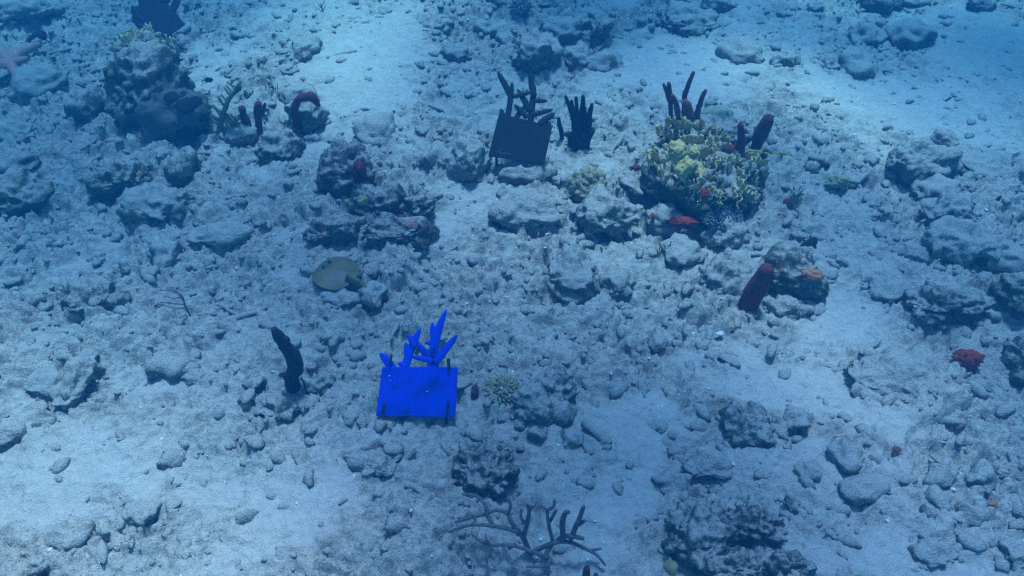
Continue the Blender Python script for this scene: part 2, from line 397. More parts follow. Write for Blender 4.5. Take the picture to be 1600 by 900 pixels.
t1 = tex(n, l, pos, 4, 5, 0.6); t2 = tex(n, l, pos, 45, 5, 0.75); t3 = tex(n, l, pos, 190, 2, 0.6); t4 = tex(n, l, pos, 16, 4, 0.6)
sandc = ramp(n, l, t2.outputs['Fac'], [(0.3, (0.40, 0.35, 0.295)), (0.6, SAND)]).outputs['Color']
sandc = mix(n, l, ramp(n, l, t3.outputs['Fac'], [(0.58, gray(0)), (0.70, gray(0.6))]).outputs['Color'], sandc, (0.22, 0.205, 0.17))
sandc = mix(n, l, ramp(n, l, t4.outputs['Fac'], [(0.40, gray(0)), (0.66, gray(0.55))]).outputs['Color'], sandc, (0.37, 0.335, 0.285))
rubc = ramp(n, l, t2.outputs['Fac'], [(0.27, (0.15, 0.14, 0.11)), (0.42, (0.33, 0.305, 0.25)), (0.64, (0.50, 0.455, 0.38))]).outputs['Color']
rubc = mix(n, l, ramp(n, l, t4.outputs['Fac'], [(0.45, gray(0)), (0.62, gray(0.65))]).outputs['Color'], rubc, (0.46, 0.42, 0.35))
rubc = mix(n, l, ramp(n, l, t3.outputs['Fac'], [(0.60, gray(0)), (0.68, gray(0.5))]).outputs['Color'], rubc, (0.62, 0.58, 0.52))
t6 = tex(n, l, pos, 95, 3, 0.7); t7 = tex(n, l, pos, 2.6, 3, 0.5)
rubc = mix(n, l, ramp(n, l, t6.outputs['Fac'], [(0.56, gray(0)), (0.66, gray(0.7))]).outputs['Color'], rubc, (0.11, 0.10, 0.08))
rubc = mix(n, l, ramp(n, l, t7.outputs['Fac'], [(0.45, gray(0)), (0.62, gray(0.5))]).outputs['Color'], rubc, (1.06, 0.92, 0.88), 'MULTIPLY')
t5 = tex(n, l, pos, 5.5, 4, 0.7)                     # brown turf in patches
tp = math_n(n, l, 'ADD', t5.outputs['Fac'], math_n(n, l, 'MULTIPLY', t2.outputs['Fac'], 0.55))
rubc = mix(n, l, ramp(n, l, tp, [(0.83, gray(0)), (0.98, gray(0.75))]).outputs['Color'], rubc, (0.105, 0.095, 0.075))
f = math_n(n, l, 'ADD', at.outputs['Fac'], math_n(n, l, 'MULTIPLY', math_n(n, l, 'SUBTRACT', t2.outputs['Fac'], 0.5), 1.1))
c = mix(n, l, ramp(n, l, f, [(0.15, gray(0)), (0.75, gray(1))]).outputs['Color'], sandc, rubc)
l.new(c, b.inputs['Base Color']); b.inputs['Roughness'].default_value = 0.95; b.inputs['Specular IOR Level'].default_value = 0.1
bump(n, l, b, math_n(n, l, 'ADD', t2.outputs['Fac'], math_n(n, l, 'MULTIPLY', t3.outputs['Fac'], 0.45)), 0.9, 0.020); MATS['seabed'] = m
me = mesh_from('seabed', np.stack([gx, gy, gz], 1), FQ, 'seabed')
a = me.attributes.new('rubble', 'FLOAT', 'POINT'); a.data.foreach_set('value', grb.astype(np.float32))
sb = obj('seabed', me); sb['kind'] = 'structure'
def floor_z(x, y): return float(ground_z(np.array([x], float), np.array([y], float))[0][0])

# ------------------------------------------------------------------ unseen water sheet, added overhead to pattern the sunlight
WAVES = [(2.343, 0.504, 0.019, 0.201), (2.079, 1.035, -0.314, -0.18), (3.231, 0.226, 0.071, 0.038), (2.844, 2.954, -0.32, 0.071), (1.586, 2.732, -0.088, 0.059), (1.137, 0.414, 0.196, 0.024),
         (3.728, 1.569, 0.104, 0.094), (2.622, 2.459, -0.229, 0.142), (1.407, 0.446, -0.097, -0.026), (2.353, 1.209, 0.195, 0.044), (3.024, 1.086, 0.085, -0.391), (3.195, 2.898, 0.006, -0.169)]
def waves(x, y):                                     # ripples of the sheet, shaped to put bright and dim patches below
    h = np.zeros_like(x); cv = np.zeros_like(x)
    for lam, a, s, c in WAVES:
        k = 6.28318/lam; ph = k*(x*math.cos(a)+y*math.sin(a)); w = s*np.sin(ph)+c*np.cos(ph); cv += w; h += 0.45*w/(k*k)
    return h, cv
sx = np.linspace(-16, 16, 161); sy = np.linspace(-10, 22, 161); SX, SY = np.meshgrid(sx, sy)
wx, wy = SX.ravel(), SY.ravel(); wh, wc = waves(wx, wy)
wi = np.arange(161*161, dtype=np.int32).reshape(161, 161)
m, n, l, b = new_mat('water_gobo'); n.remove(b)
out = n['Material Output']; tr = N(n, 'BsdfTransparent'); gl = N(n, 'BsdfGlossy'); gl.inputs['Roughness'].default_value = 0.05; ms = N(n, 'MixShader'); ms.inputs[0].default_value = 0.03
at = N(n, 'Attribute', attribute_name='light_pattern')
l.new(ramp(n, l, at.outputs['Fac'], [(0.0, (0.088, 0.122, 0.285)), (0.5, (0.298, 0.306, 0.62)), (1.0, (0.71, 0.61, 0.98))]).outputs['Color'], tr.inputs['Color'])  # bright and dim light patches put into the transmission colour, over the water tint
l.new(tr.outputs[0], ms.inputs[1]); l.new(gl.outputs[0], ms.inputs[2]); l.new(ms.outputs[0], out.inputs['Surface']); MATS['water_gobo'] = m
me = mesh_from('water_gobo', np.stack([wx, wy, 3.3+wh], 1), np.stack([wi[:-1, :-1].ravel(), wi[:-1, 1:].ravel(), wi[1:, 1:].ravel(), wi[1:, :-1].ravel()], 1), 'water_gobo')
a = me.attributes.new('light_pattern', 'FLOAT', 'POINT'); a.data.foreach_set('value', np.clip(0.5+0.5*wc, 0, 1).astype(np.float32))
ws = obj('water_gobo', me); ws['kind'] = 'structure'

# the water between camera and reef
m, n, l, b = new_mat('haze'); n.remove(b)
pv = N(n, 'VolumePrincipled'); pv.inputs['Color'].default_value = (0.006, 0.088, 0.172, 1); pv.inputs['Absorption Color'].default_value = (0, 0.72, 0.70, 1)
pv.inputs['Density'].default_value = 0.17; l.new(pv.outputs[0], n['Material Output'].inputs['Volume']); MATS['haze'] = m
hz0, hz1 = -1.6, 2.75
hv = [(x, y, z) for z in (hz0, hz1) for y in (-42, 92) for x in (-62, 62)]
hz = obj('haze', mesh_from('haze', hv, [(0, 2, 3, 1), (4, 5, 7, 6), (0, 1, 5, 4), (2, 6, 7, 3), (0, 4, 6, 2), (1, 3, 7, 5)], 'haze', False)); hz['kind'] = 'stuff'

# ------------------------------------------------------------------ boulders and reef heads, one by one
def B(*a, **k): return rock('boulder', *a, **k)
B(30, 12, 140, 62, 'large flat greenish boulder cut by the top edge above the pink coral', 'pale_rock', 3, sub=5, flat=0.5)
B(60, 128, 85, 44, 'pale flat rock just below the pink branching coral', 'pale_rock', 5, flat=0.5)
B(8, 122, 40, 34, 'small dark rock under the tip of the pink coral', 'grey_rock', 6)
B(150, 168, 72, 56, 'brown algae-tufted rock to the left of the dark leathery sponge mound', 'algae_rock', 7, lump=.2)
B(28, 208, 66, 40, 'sandy rock at the left edge below the pale flat rock', 'pale_rock', 8)
B(18, 258, 92, 40, 'dark turfy rock at the left edge, upper of two', 'algae_rock', 9)
B(22, 308, 96, 70, 'dark green turfy rock at the left edge, lower of two', 'algae_rock', 10, sub=5)
B(192, 282, 92, 62, 'dark green algae-covered rock below the leathery sponge mound', 'algae_rock', 12, sub=5, lump=.3)
B(292, 262, 46, 62, 'narrow dark turfy rock between algae rock and small maroon tubes', 'algae_rock', 13, lump=.3)
B(252, 322, 140, 62, 'wide sandy rock with dark turf on its near edge below the algae rock', 'grey_rock', 14, sub=5, flat=.55)
B(345, 368, 105, 42, 'thin pale slab with a dark undercut lip', 'pale_rock', 15, flat=.45, sink=.15)
B(262, 396, 46, 48, 'small tilted rock with a dark hollow on its left', 'grey_rock', 16)
B(205, 415, 34, 28, 'dark pebble-sized rock left of the hollow tilted rock', 'grey_rock', 17)
B(142, 466, 100, 58, 'round dish-shaped rock with dark rim on the left sand', 'algae_rock', 18, sub=5, flat=.5)
B(188, 470, 34, 30, 'small dark rock touching the round dish-shaped rock', 'dark_rock', 19)
B(120, 592, 66, 100, 'long curved sandy ledge at the left with shaded edge', 'pale_rock', 20, sub=5, flat=.4, rot=.3)
B(70, 600, 60, 40, 'low brown ridge enclosed by the curved sandy ledge', 'pale_rock', 21, flat=.5)
B(275, 562, 82, 60, 'low lumpy rock on sand left of the black rope sponge', 'grey_rock', 22, flat=.42, lump=.2)
B(12, 680, 56, 44, 'rounded rock with dark underside at the left edge above the sand', 'grey_rock', 23)
B(96, 836, 88, 40, 'smooth low boulder in the lower left corner rubble', 'pale_rock', 24, flat=.5)
B(215, 800, 60, 40, 'flat stone among the lower left rubble ridge', 'pale_rock', 25, flat=.45)
B(60, 878, 44, 32, 'rounded stone near the bottom left corner', 'pale_rock', 26, flat=.5)
B(468, 150, 66, 34, 'pale flat-topped rock behind the drooping maroon sponge', 'pale_rock', 30, flat=.6)
B(478, 186, 60, 66, 'tall grey rock carrying the drooping maroon sponge', 'grey_rock', 31, sub=5, flat=.8, sink=.15)
B(438, 236, 76, 76, 'dark rough rock below the two maroon tubes', 'dark_rock', 32, sub=5, flat=.6, lump=.2)
B(378, 208, 44, 36, 'pale rock between the olive sea plume and the maroon tubes', 'pale_rock', 33)
B(452, 110, 32, 26, 'small dark-holed stone on the sand above the maroon sponge rock', 'grey_rock', 34)
B(478, 78, 54, 40, 'ring-ridged grey rock on the far sand', 'grey_rock', 35, flat=.5)
B(548, 276, 104, 86, 'purple-brown lumpy boulder with the dark red sponge behind it', 'mauve_rock', 40, sub=5, flat=.75, lump=.35, sink=.2)
B(528, 366, 100, 54, 'speckled purple-brown boulder right above the olive stingray', 'mauve_rock', 41, sub=5, flat=.7, lump=.3, sink=.2)
B(600, 330, 110, 60, 'rusty speckled middle boulder of the purple-brown group', 'mauve_rock', 44, sub=5, flat=.8, lump=.3, sink=.12)
B(624, 366, 110, 60, 'speckled boulder with shaded overhang, nearest of the purple-brown group', 'mauve_rock', 42, sub=5, flat=.75, lump=.25, sink=.12)
B(650, 326, 62, 62, 'round dark boulder at the right end of the purple-brown group', 'dark_rock', 43, sub=5, flat=.8, sink=.15)
B(588, 206, 72, 54, 'pale round dome behind the purple-brown boulders', 'pale_rock', 45, flat=.5)
B(683, 246, 46, 46, 'small pale angular rock left of the larger pale boulder', 'pale_rock', 46, flat=.8)
B(736, 258, 78, 72, 'large pale angular boulder left of the black coral sign', 'pale_rock', 47, sub=5, flat=.8, cuts=8, sink=.15)
B(818, 270, 90, 26, 'speckled sandy rock under the black coral sign', 'grey_rock', 48, sub=5, flat=.5)
B(822, 330, 118, 58, 'long low sandy boulder below the black coral sign', 'pale_rock', 49, sub=5, flat=.5)
B(948, 342, 108, 66, 'oval sandy boulder with dark speckled front below the knobbly coral', 'grey_rock', 50, sub=5, flat=.6, sink=.15)
B(985, 292, 50, 42, 'mauve speckled rock right of the knobbly tan coral', 'mauve_rock', 51, flat=.6)
B(896, 432, 110, 84, 'broad low boulder with a dark near face in the middle rubble', 'grey_rock', 52, sub=5, flat=.5, lump=.2)
B(962, 448, 60, 56, 'rough greenish rock right of the broad middle boulder', 'grey_rock', 53, flat=.5, lump=.3)
B(1062, 396, 84, 46, 'pale sandy rock below the red encrusting sponge', 'pale_rock', 54, flat=.6)
B(1140, 436, 100, 76, 'grey rock on whose right side the dark red finger sponge stands', 'grey_rock', 55, sub=5, flat=.6, lump=.2)
B(1232, 432, 116, 74, 'rusty encrusted rock right of the dark red finger sponge', 'rusty_rock', 56, sub=5, flat=.75, lump=.25, sink=.15)
B(1236, 484, 70, 40, 'smooth pale rock in the shade of the rusty encrusted rock', 'grey_rock', 57, flat=.5)
B(1436, 258, 116, 62, 'dark overhanging rock beyond the rubble field on the right', 'grey_rock', 60, sub=5, flat=.75, sink=.12)
B(1472, 228, 50, 40, 'pale block on top of the dark overhanging rock', 'pale_rock', 61, flat=.8, sink=.05)
B(1462, 300, 92, 52, 'lumpy sandy rock just below the dark overhanging rock', 'grey_rock', 62, flat=.6, lump=.2)
B(1482, 340, 90, 60, 'block with dark cleft under it, right rubble ridge', 'grey_rock', 63, sub=5, flat=.7, sink=.15)
B(1500, 384, 110, 70, 'wide smooth sandy block, largest of the right rubble ridge', 'pale_rock', 64, sub=5, flat=.6, sink=.15)
B(1432, 398, 52, 38, 'pale flat rubble block left of the widest ridge block', 'pale_rock', 65, flat=.5)
B(1572, 402, 70, 44, 'low sandy rock near the right edge with shaded front', 'pale_rock', 66, flat=.6)
B(1548, 262, 90, 40, 'flat grey slab on sand near the right edge', 'pale_rock', 67, flat=.45)
B(1600, 262, 40, 44, 'dark rock cut by the right edge beside the grey slab', 'grey_rock', 68)
B(1335, 282, 48, 24, 'short row of knobbly rubble lying on the far right sand', 'grey_rock', 69)
B(1388, 452, 66, 54, 'low round sandy lump left of the shadowed reef hollow', 'grey_rock', 70, flat=.5)
B(1476, 482, 130, 78, 'dark pitted reef rock above the oval slab on the right', 'dark_rock', 71, sub=5, flat=.65, lump=.35, sink=.15)
B(1406, 592, 170, 88, 'large oval rough slab on the right below the pitted reef rock', 'grey_rock', 72, sub=5, flat=.4, rough=1.2)
B(1592, 470, 56, 84, 'dark rock rising at the right edge beside a shadowed gap', 'algae_rock', 73, sub=5, flat=.8, sink=.1)
B(1590, 568, 50, 70, 'dark rock cut by the right edge level with the red cup sponge', 'dark_rock', 74, sub=5, flat=.7, sink=.15)
B(1545, 610, 66, 40, 'sandy rock at the right below the red cup sponge', 'pale_rock', 75, flat=.5)
B(1172, 672, 92, 60, 'rough dark-speckled low rock in the lower right rubble', 'dark_rock', 80, sub=5, flat=.35, rough=1.4)
B(1246, 658, 42, 32, 'rounded stone right of the dark-speckled low rock', 'grey_rock', 81)
B(1050, 752, 62, 36, 'long rubble block on the rim of the bottom dark reef', 'grey_rock', 82, flat=.6)
B(1105, 732, 90, 40, 'ledge with dark cracks above the bottom dark reef', 'grey_rock', 83, sub=5, flat=.4, lump=.2)
B(1090, 842, 110, 90, 'dark blue-brown reef head at the bottom, left half', 'dark_rock', 84, sub=5, flat=.75, lump=.5, rough=1.3, sink=.2)
B(1175, 826, 110, 80, 'dark brown reef head at the bottom, right half', 'dark_rock', 85, sub=5, flat=.75, lump=.5, rough=1.3, sink=.2)
B(1150, 892, 120, 60, 'dark reef lump cut by the bottom edge', 'dark_rock', 86, sub=5, flat=.8, lump=.4, rough=1.3, sink=.2)
B(1232, 888, 80, 50, 'round dark brown head at the bottom right end of the reef', 'dark_rock', 87, sub=5, flat=.9, sink=.15)
B(756, 738, 110, 92, 'round dark pitted boulder above the grey sea rod', 'dark_rock', 90, sub=5, flat=.6, lump=.5, rough=1.5)
B(826, 638, 62, 66, 'grey boulder with shaded left side beside the spiky tuft', 'grey_rock', 91, sub=5, flat=.8, sink=.15)
B(862, 606, 72, 66, 'dark speckled rock behind the grey boulder by the spiky tuft', 'dark_rock', 92, sub=5, flat=.6, lump=.2)
B(870, 650, 52, 46, 'rough dark rock between grey boulder and hollow tube stone', 'grey_rock', 93, flat=.7)
B(842, 678, 40, 28, 'small stone in front of the grey boulder by the spiky tuft', 'grey_rock', 94)
B(892, 688, 36, 32, 'pale stone with a white chip near the hollow tube stone', 'pale_rock', 95)
B(440, 628, 84, 70, 'flat dark-mottled slab at the foot of the black rope sponge', 'grey_rock', 100, sub=5, flat=.35, rough=1.3)
B(496, 600, 54, 34, 'brownish low rock right of the black rope sponge', 'rusty_rock', 101, flat=.5)
B(398, 602, 44, 30, 'small mottled rock left of the black rope sponge', 'dark_rock', 102, flat=.5)
B(586, 462, 36, 40, 'small grooved rock under the stingray tail', 'grey_rock', 103, flat=.6)
B(530, 466, 60, 32, 'low rubble rock in front of the stingray', 'pale_rock', 104, flat=.5)
B(836, 92, 88, 86, 'tall turfy reef rock behind the black coral sign', 'grey_rock', 110, sub=5, flat=.6, lump=.3)
B(880, 52, 90, 60, 'sandy reef rock at the top centre', 'grey_rock', 111, sub=5, flat=.6, lump=.2)
B(928, 46, 70, 74, 'turfy reef rock right of the sandy top centre rock', 'grey_rock', 112, sub=5, flat=.6, lump=.3)
B(840, 8, 90, 26, 'dark reef rock cut by the top edge at centre', 'dark_rock', 113)
B(945, 100, 70, 36, 'low sandy ledge with thin yellow stalks growing behind it', 'pale_rock', 114, flat=.5)
B(902, 92, 56, 46, 'turf-speckled rock between the tall turfy rock and the low ledge', 'grey_rock', 115, flat=.6, lump=.2)
B(715, 86, 52, 32, 'dark oval rock on the far sand left of the reef patch', 'grey_rock', 116)
B(690, 42, 36, 30, 'dark rounded stone on far sand, uppermost of three', 'grey_rock', 117)
B(765, 48, 56, 26, 'pale low rock on far sand near the top', 'pale_rock', 118)
B(790, 70, 34, 44, 'speckled rock at the left rim of the top reef patch', 'grey_rock', 119)
B(784, 8, 50, 24, 'dark rock cut by the top edge left of the reef patch', 'dark_rock', 120)
B(1070, 34, 130, 50, 'broad bluish turfy rock in the far haze at the top', 'grey_rock', 121, sub=5, flat=.5, lump=.2)
B(1120, 8, 60, 26, 'hazy rock cut by the top edge right of the broad turfy rock', 'grey_rock', 122)
B(1160, 86, 70, 40, 'low hazy rubble rock on the far sand right of the tall brown tube', 'pale_rock', 123, flat=.4)
B(1228, 100, 56, 36, 'hazy rounded rock on the far sand', 'grey_rock', 124)
B(1274, 14, 26, 22, 'small round stone beside the slender yellow fish', 'grey_rock', 125)
B(1350, 56, 62, 40, 'dark hazy rock left of the long far boulder', 'grey_rock', 126, flat=.6)
B(1424, 58, 76, 50, 'long dark far boulder at the upper right', 'grey_rock', 127, flat=.7)
B(1342, 100, 70, 46, 'pale hazy hump below the dark far rocks', 'pale_rock', 128, flat=.5)
B(1296, 102, 30, 22, 'small hazy stone left of the pale far hump', 'grey_rock', 129)
B(1530, 12, 44, 26, 'dark far rock by the top edge at the right', 'dark_rock', 130)
B(1390, 8, 110, 24, 'dark far reef rock along the top edge', 'dark_rock', 131)
B(1596, 722, 66, 74, 'smooth round boulder cut by the right edge', 'pale_rock', 132, sub=5, flat=.6)
B(1590, 686, 44, 30, 'low rock at the right edge above the smooth round boulder', 'pale_rock', 133)
B(1530, 744, 46, 48, 'dark cleft stone left of the smooth round boulder', 'grey_rock', 134, flat=.7)
B(1462, 786, 40, 44, 'pale hump with dark left side, left of the orange sponge', 'pale_rock', 135, flat=.7)
B(1508, 800, 60, 44, 'long ridge with dark left side by the orange sponge', 'pale_rock', 136, flat=.6)
B(1470, 745, 40, 30, 'rounded pale stone above the two humps on the right', 'pale_rock', 137)
B(1460, 868, 66, 40, 'dark rubble ridge near the bottom right', 'grey_rock', 138, flat=.5, lump=.3)
B(1585, 870, 50, 50, 'shaded rock in the bottom right corner', 'grey_rock', 139)
B(1322, 715, 46, 54, 'sandy hump with dark left side in lower right rubble', 'pale_rock', 140, flat=.6)
B(1265, 735, 40, 36, 'small sandy hump left of the larger sandy hump', 'pale_rock', 141)
B(1350, 760, 80, 44, 'broad flat sandy rock in the lower right rubble', 'pale_rock', 142, flat=.4)
B(1238, 790, 36, 32, 'small dark-sided stone by the bottom reef', 'grey_rock', 143)
B(560, 845, 80, 50, 'low sandy ledge left of the grey sea rod', 'pale_rock', 144, sub=5, flat=.3, lump=.2)
B(660, 815, 110, 70, 'broad flat sandy rock behind the left arm of the sea rod', 'pale_rock', 145, sub=5, flat=.3, lump=.2)
B(590, 720, 90, 44, 'crumbly sandy ledge below left of the blue coral sign', 'pale_rock', 146, sub=5, flat=.35, lump=.2)
B(606, 664, 24, 14, 'small brown rock under the near edge of the blue sign', 'rusty_rock', 147)
B(720, 600, 0+30, 24, 'small stone right of the blue sign', 'grey_rock', 148)

# ------------------------------------------------------------------ coral-shaped signs
def basis(right, normal, origin):
    z = Vector(normal).normalized(); x = Vector(right); x = (x-z*x.dot(z)).normalized(); y = z.cross(x)
    return Matrix(((x.x, y.x, z.x, origin.x), (x.y, y.y, z.y, origin.y), (x.z, y.z, z.z, origin.z), (0, 0, 0, 1)))
def panel_mesh(name, quad, t, mat, bev=0.003):
    c = Vector((sum(q[0] for q in quad)/4, sum(q[1] for q in quad)/4)); V, F = [], []
    rings = [(-t/2, 1.0, bev), (-t/2+bev, 1.0, 0), (t/2-bev, 1.0, 0), (t/2, 1.0, bev)]
    nper = 5
    for z, s, inset in rings:
        for i in range(4):
            q = Vector(quad[i]); pv, nx = Vector(quad[i-1]), Vector(quad[(i+1) % 4])
            for k in range(nper):                    # rounded corners
                f = k/(nper-1); a = q+(pv-q).normalized()*0.006; b_ = q+(nx-q).normalized()*0.006
                p = a*(1-f)**2+q*2*f*(1-f)+b_*f*f; p = p+(c-p).normalized()*inset
                V.append((p.x, p.y, z))
    m = 4*nper
    for r in range(3):
        for j in range(m): F.append((r*m+j, r*m+(j+1) % m, (r+1)*m+(j+1) % m, (r+1)*m+j))
    F.append(tuple(range(m-1, -1, -1))); F.append(tuple(range(3*m, 4*m)))
    me = mesh_from(name, V, F, mat, False); return me
def blade_mesh(pts, w, t, z, mat, wtip=0.10):
    """flat tapering coral branch cut from sheet: pts in the sign's plane"""
    path = smooth_path([Vector((p[0], p[1], z)) for p in pts], 12); V, F = [], []
    for i, p in enumerate(path):
        s = i/12; d = (path[min(i+1, 12)]-path[max(i-1, 0)]).normalized(); nn_ = Vector((-d.y, d.x, 0))
        prof = (1.0+0.12*math.sin(s*5)) if s < 0.55 else 1.05*(1-((s-0.55)/0.45)**2.2*(1-wtip))
        h = w/2*prof
        for sx_, sz in ((-1, -.5), (-1.0, .5), (-0.55, 1), (0.55, 1), (1.0, .5), (1, -.5), (0.55, -1), (-0.55, -1)):
            q = p+nn_*h*sx_; V.append((q.x, q.y, z+t/2*sz))
    for i in range(12):
        for j in range(8): F.append((i*8+j, i*8+(j+1) % 8, (i+1)*8+(j+1) % 8, (i+1)*8+j))
    F.append(tuple(range(7, -1, -1))); F.append(tuple(12*8+j for j in range(8)))
    return mesh_from('coral_branch', V, F, mat)
def stick_mesh(a, b_, r, mat, name='peg'):
    V, F = tube([a, b_], [r, r*0.9], n=4, seg=8, wob=0.05); return mesh_from(name, V, F, mat)
def coral_sign(px, py, quadpx, scale_px, blades, pegs, right, normal, lift, mat, label, specks=(), stakes=()):
    """px, py: photo spot of the panel's centre; quadpx, blades in crop pixels (y down) about centre c; scale_px metres per crop pixel"""
    g0 = G(px, py); o0 = G(px, py, lift)
    M_ = basis(right, normal, o0)
    root = empty('coral_sign', o0, label, 'sign', 'coral-shaped signs on the reef'); root.matrix_world = M_
    c = (sum(q[0] for q in quadpx)/4, sum(q[1] for q in quadpx)/4)
    loc = lambda p: ((p[0]-c[0])*scale_px, -(p[1]-c[1])*scale_px)
    pnl = obj('panel', panel_mesh('panel', [loc(q) for q in quadpx][::-1], 0.010, mat), root)
    for i, (pts, w) in enumerate(blades):
        obj('coral_branch', blade_mesh([loc(p) for p in pts], w*1.0*scale_px, 0.010, -0.004+0.0035*(i % 3)-0.006*(i % 2), mat), root)
    for (a, b_, r) in pegs:
        a2, b2 = loc(a), loc(b_); obj('peg', stick_mesh(Vector((*a2, 0.004)), Vector((*b2, 0.016)), r*scale_px, 'black_panel'), pnl)
    inv = M_.inverted()
    for (p, r) in stakes:                            # stakes from behind the panel down into the sea floor
        a2 = Vector((*loc(p), -0.006)); w0 = M_@a2; w1 = Vector((w0.x, w0.y+0.01, floor_z(w0.x, w0.y)-0.05))
        obj('stake', stick_mesh(a2, inv@w1, r*scale_px, 'black_panel', 'stake'), root)
    for (p, r) in specks:
        V, F = ico(1); q = loc(p); obj('white_speck', mesh_from('white_speck', V*np.array([r, r*.7, r*.5])*scale_px*(.6 if mat == 'black_panel' else .8)+np.array([q[0], q[1], 0.006]), F, 'white_shell'), pnl)
    return root
coral_sign(653, 612, [(188, 468), (697, 468), (682, 803), (148, 800)], 0.000552,
    [([(330, 520), (362, 400), (400, 300), (443, 208)], 52), ([(352, 450), (350, 380), (345, 302)], 34), ([(408, 330), (380, 285), (353, 248)], 38),
     ([(275, 510), (225, 440), (170, 376)], 52), ([(350, 470), (320, 452), (292, 445)], 34),
     ([(512, 520), (528, 380), (555, 240), (617, 78)], 58), ([(535, 310), (525, 240), (522, 168)], 36), ([(545, 305), (510, 306), (472, 306)], 32),
     ([(545, 440), (615, 345), (694, 250)], 46), ([(515, 420), (465, 365), (408, 300)], 46), ([(525, 430), (455, 412), (386, 400)], 36), ([(535, 500), (525, 420), (535, 330)], 70)],
    [((205, 715), (199, 768), 9), ((634, 698), (627, 768), 9), ((252, 388), (243, 455), 8), ((632, 413), (638, 474), 13)],
    (1, 0.0, -0.01), (0.02, -0.72, 0.70), 0.105, 'blue_panel', 'bright blue flat panel with coral branch cut-outs along its top',
    specks=[((238, 528), 9), ((245, 560), 6), ((492, 632), 8)], stakes=[((205, 790), 9), ((617, 800), 9), ((630, 480), 12), ((240, 480), 9)])
coral_sign(814, 219, [(208, 435), (548, 532), (484, 778), (126, 708)], 0.00078,
    [([(258, 480), (285, 345), (302, 232)], 34), ([(296, 340), (255, 250), (208, 158)], 36), ([(300, 330), (365, 318), (428, 305)], 26),
     ([(408, 510), (425, 380), (448, 255)], 38), ([(440, 330), (425, 250), (425, 163)], 36), ([(440, 362), (480, 362), (524, 366)], 26),
     ([(415, 448), (485, 438), (558, 420)], 30), ([(405, 430), (375, 355), (332, 280)], 36), ([(465, 515), (515, 480), (569, 448)], 38),
     ([(305, 480), (340, 435), (385, 380)], 32), ([(390, 470), (350, 425), (306, 380)], 32), ([(240, 460), (228, 430), (220, 404)], 28), ([(500, 540), (520, 520), (538, 503)], 28)],
    [], (1, 0.06, 0.0), (0.0, -0.70, 0.71), 0.145, 'black_panel', 'black flat panel with pointed coral branches, tilted in open view',
    specks=[((195, 680), 5), ((208, 672), 6), ((214, 690), 4), ((228, 695), 5), ((240, 690), 5), ((255, 700), 6), ((268, 703), 5), ((205, 694), 4)], stakes=[((180, 700), 10), ((470, 740), 10)])
coral_sign(250, 26, [(560, 330), (830, 600), (640, 770), (380, 500)], 0.00072,
    [([(470, 560), (420, 380), (260, 170)], 74), ([(560, 380), (480, 250), (460, 120)], 80), ([(640, 420), (600, 250), (620, 120)], 80), ([(730, 540), (715, 490), (690, 445)], 34),
     ([(480, 600), (400, 560), (352, 470)], 60), ([(500, 680), (430, 640), (365, 560)], 54), ([(700, 480), (730, 370), (700, 260)], 60)],
    [], (1, -0.10, 0.0), (0.05, -0.65, 0.75), 0.20, 'black_panel', 'black panel with coral branches standing on the reef mound at the top left',
    stakes=[((560, 640), 14), ((680, 680), 14)])

# ------------------------------------------------------------------ sponges standing up from the floor
def up_pts(pix, Y, lean=0.0):
    """photo spots of an upright shape whose foot stands at distance Y; lean pushes the top away"""
    out = []; n_ = len(pix)
    for i, (x, y) in enumerate(pix):
        out.append(P(x, y, Y+lean*(1-i/(n_-1) if n_ > 1 else 0)*0+lean*i/max(1, n_-1)))
    return out
def sponge(name, foot, tubes, mat, label, cat='sponge', part='tube', hole=0.45, wob=0.10, lift=0.0, group=None, seg=14, n=16):
    """tubes: (photo points foot to tip, [widths in photo pixels], depth offset)"""
    f = G(*foot, lift); k = ppm(f)
    root = empty(name, f, label, cat, group)
    for i, (pix, w, dy) in enumerate(tubes):
        pts = up_pts(pix, f.y+dy)
        pts[0] = pts[0]-Vector((0, 0, 0.03)); w = list(w)
        if pix[0][1] > foot[1]-22 and lift > 0.05: pts.insert(0, pts[0]+Vector((0, 0.01, -0.10))); w.insert(0, w[0]*0.9)
        tube_obj(part, root, pts, [x/2/k for x in w], mat, seed=i+hash(name) % 50 if False else i+len(label), hole=hole if len(w) < 9 else 0, wob=wob, seg=seg, n=n)
    return root
sponge('rope_sponge', (460, 606), [([(460, 608), (455, 590), (462, 575), (458, 555), (445, 540), (434, 524), (429, 516)], [28, 22, 25, 24, 16, 18, 11], 0.0),
    ([(452, 592), (444, 587), (439, 586)], [9, 8, 7], -0.01), ([(447, 545), (448, 533), (446, 529)], [13, 10, 9], -0.015)], 'black_sponge',
    'crooked black rope sponge standing alone on the left sand', part='branch', hole=0, wob=0.22)
sponge('finger_sponge', (905, 224), [([(903, 228), (901, 200), (893, 175), (884, 151)], [22, 15, 8, 5], 0.0), ([(900, 215), (897, 190), (895, 172), (893, 158)], [12, 9, 7, 5], .02),
    ([(904, 215), (902, 185), (901, 168), (900, 153)], [14, 10, 6, 5], -.02), ([(908, 220), (911, 190), (911, 165), (911, 151)], [20, 14, 8, 6], .01),
    ([(912, 224), (919, 197), (921, 180), (925, 163)], [20, 12, 9, 5], -.01), ([(905, 228), (915, 214), (925, 204)], [26, 20, 10], -.02), ([(902, 226), (892, 213), (885, 210)], [22, 14, 8], 0.02), ([(906, 232), (905, 216), (904, 203)], [30, 27, 18], 0)],
    'black_sponge', 'black hand-shaped cluster of finger sponges right of the black sign', hole=0, wob=0.14)
sponge('finger_sponge', (879, 216), [([(879, 218), (877, 205), (874, 195), (873, 185)], [6, 8, 7, 5], 0.0)], 'black_sponge', 'single short black finger sponge between the black sign and the cluster', hole=0, part='tube')

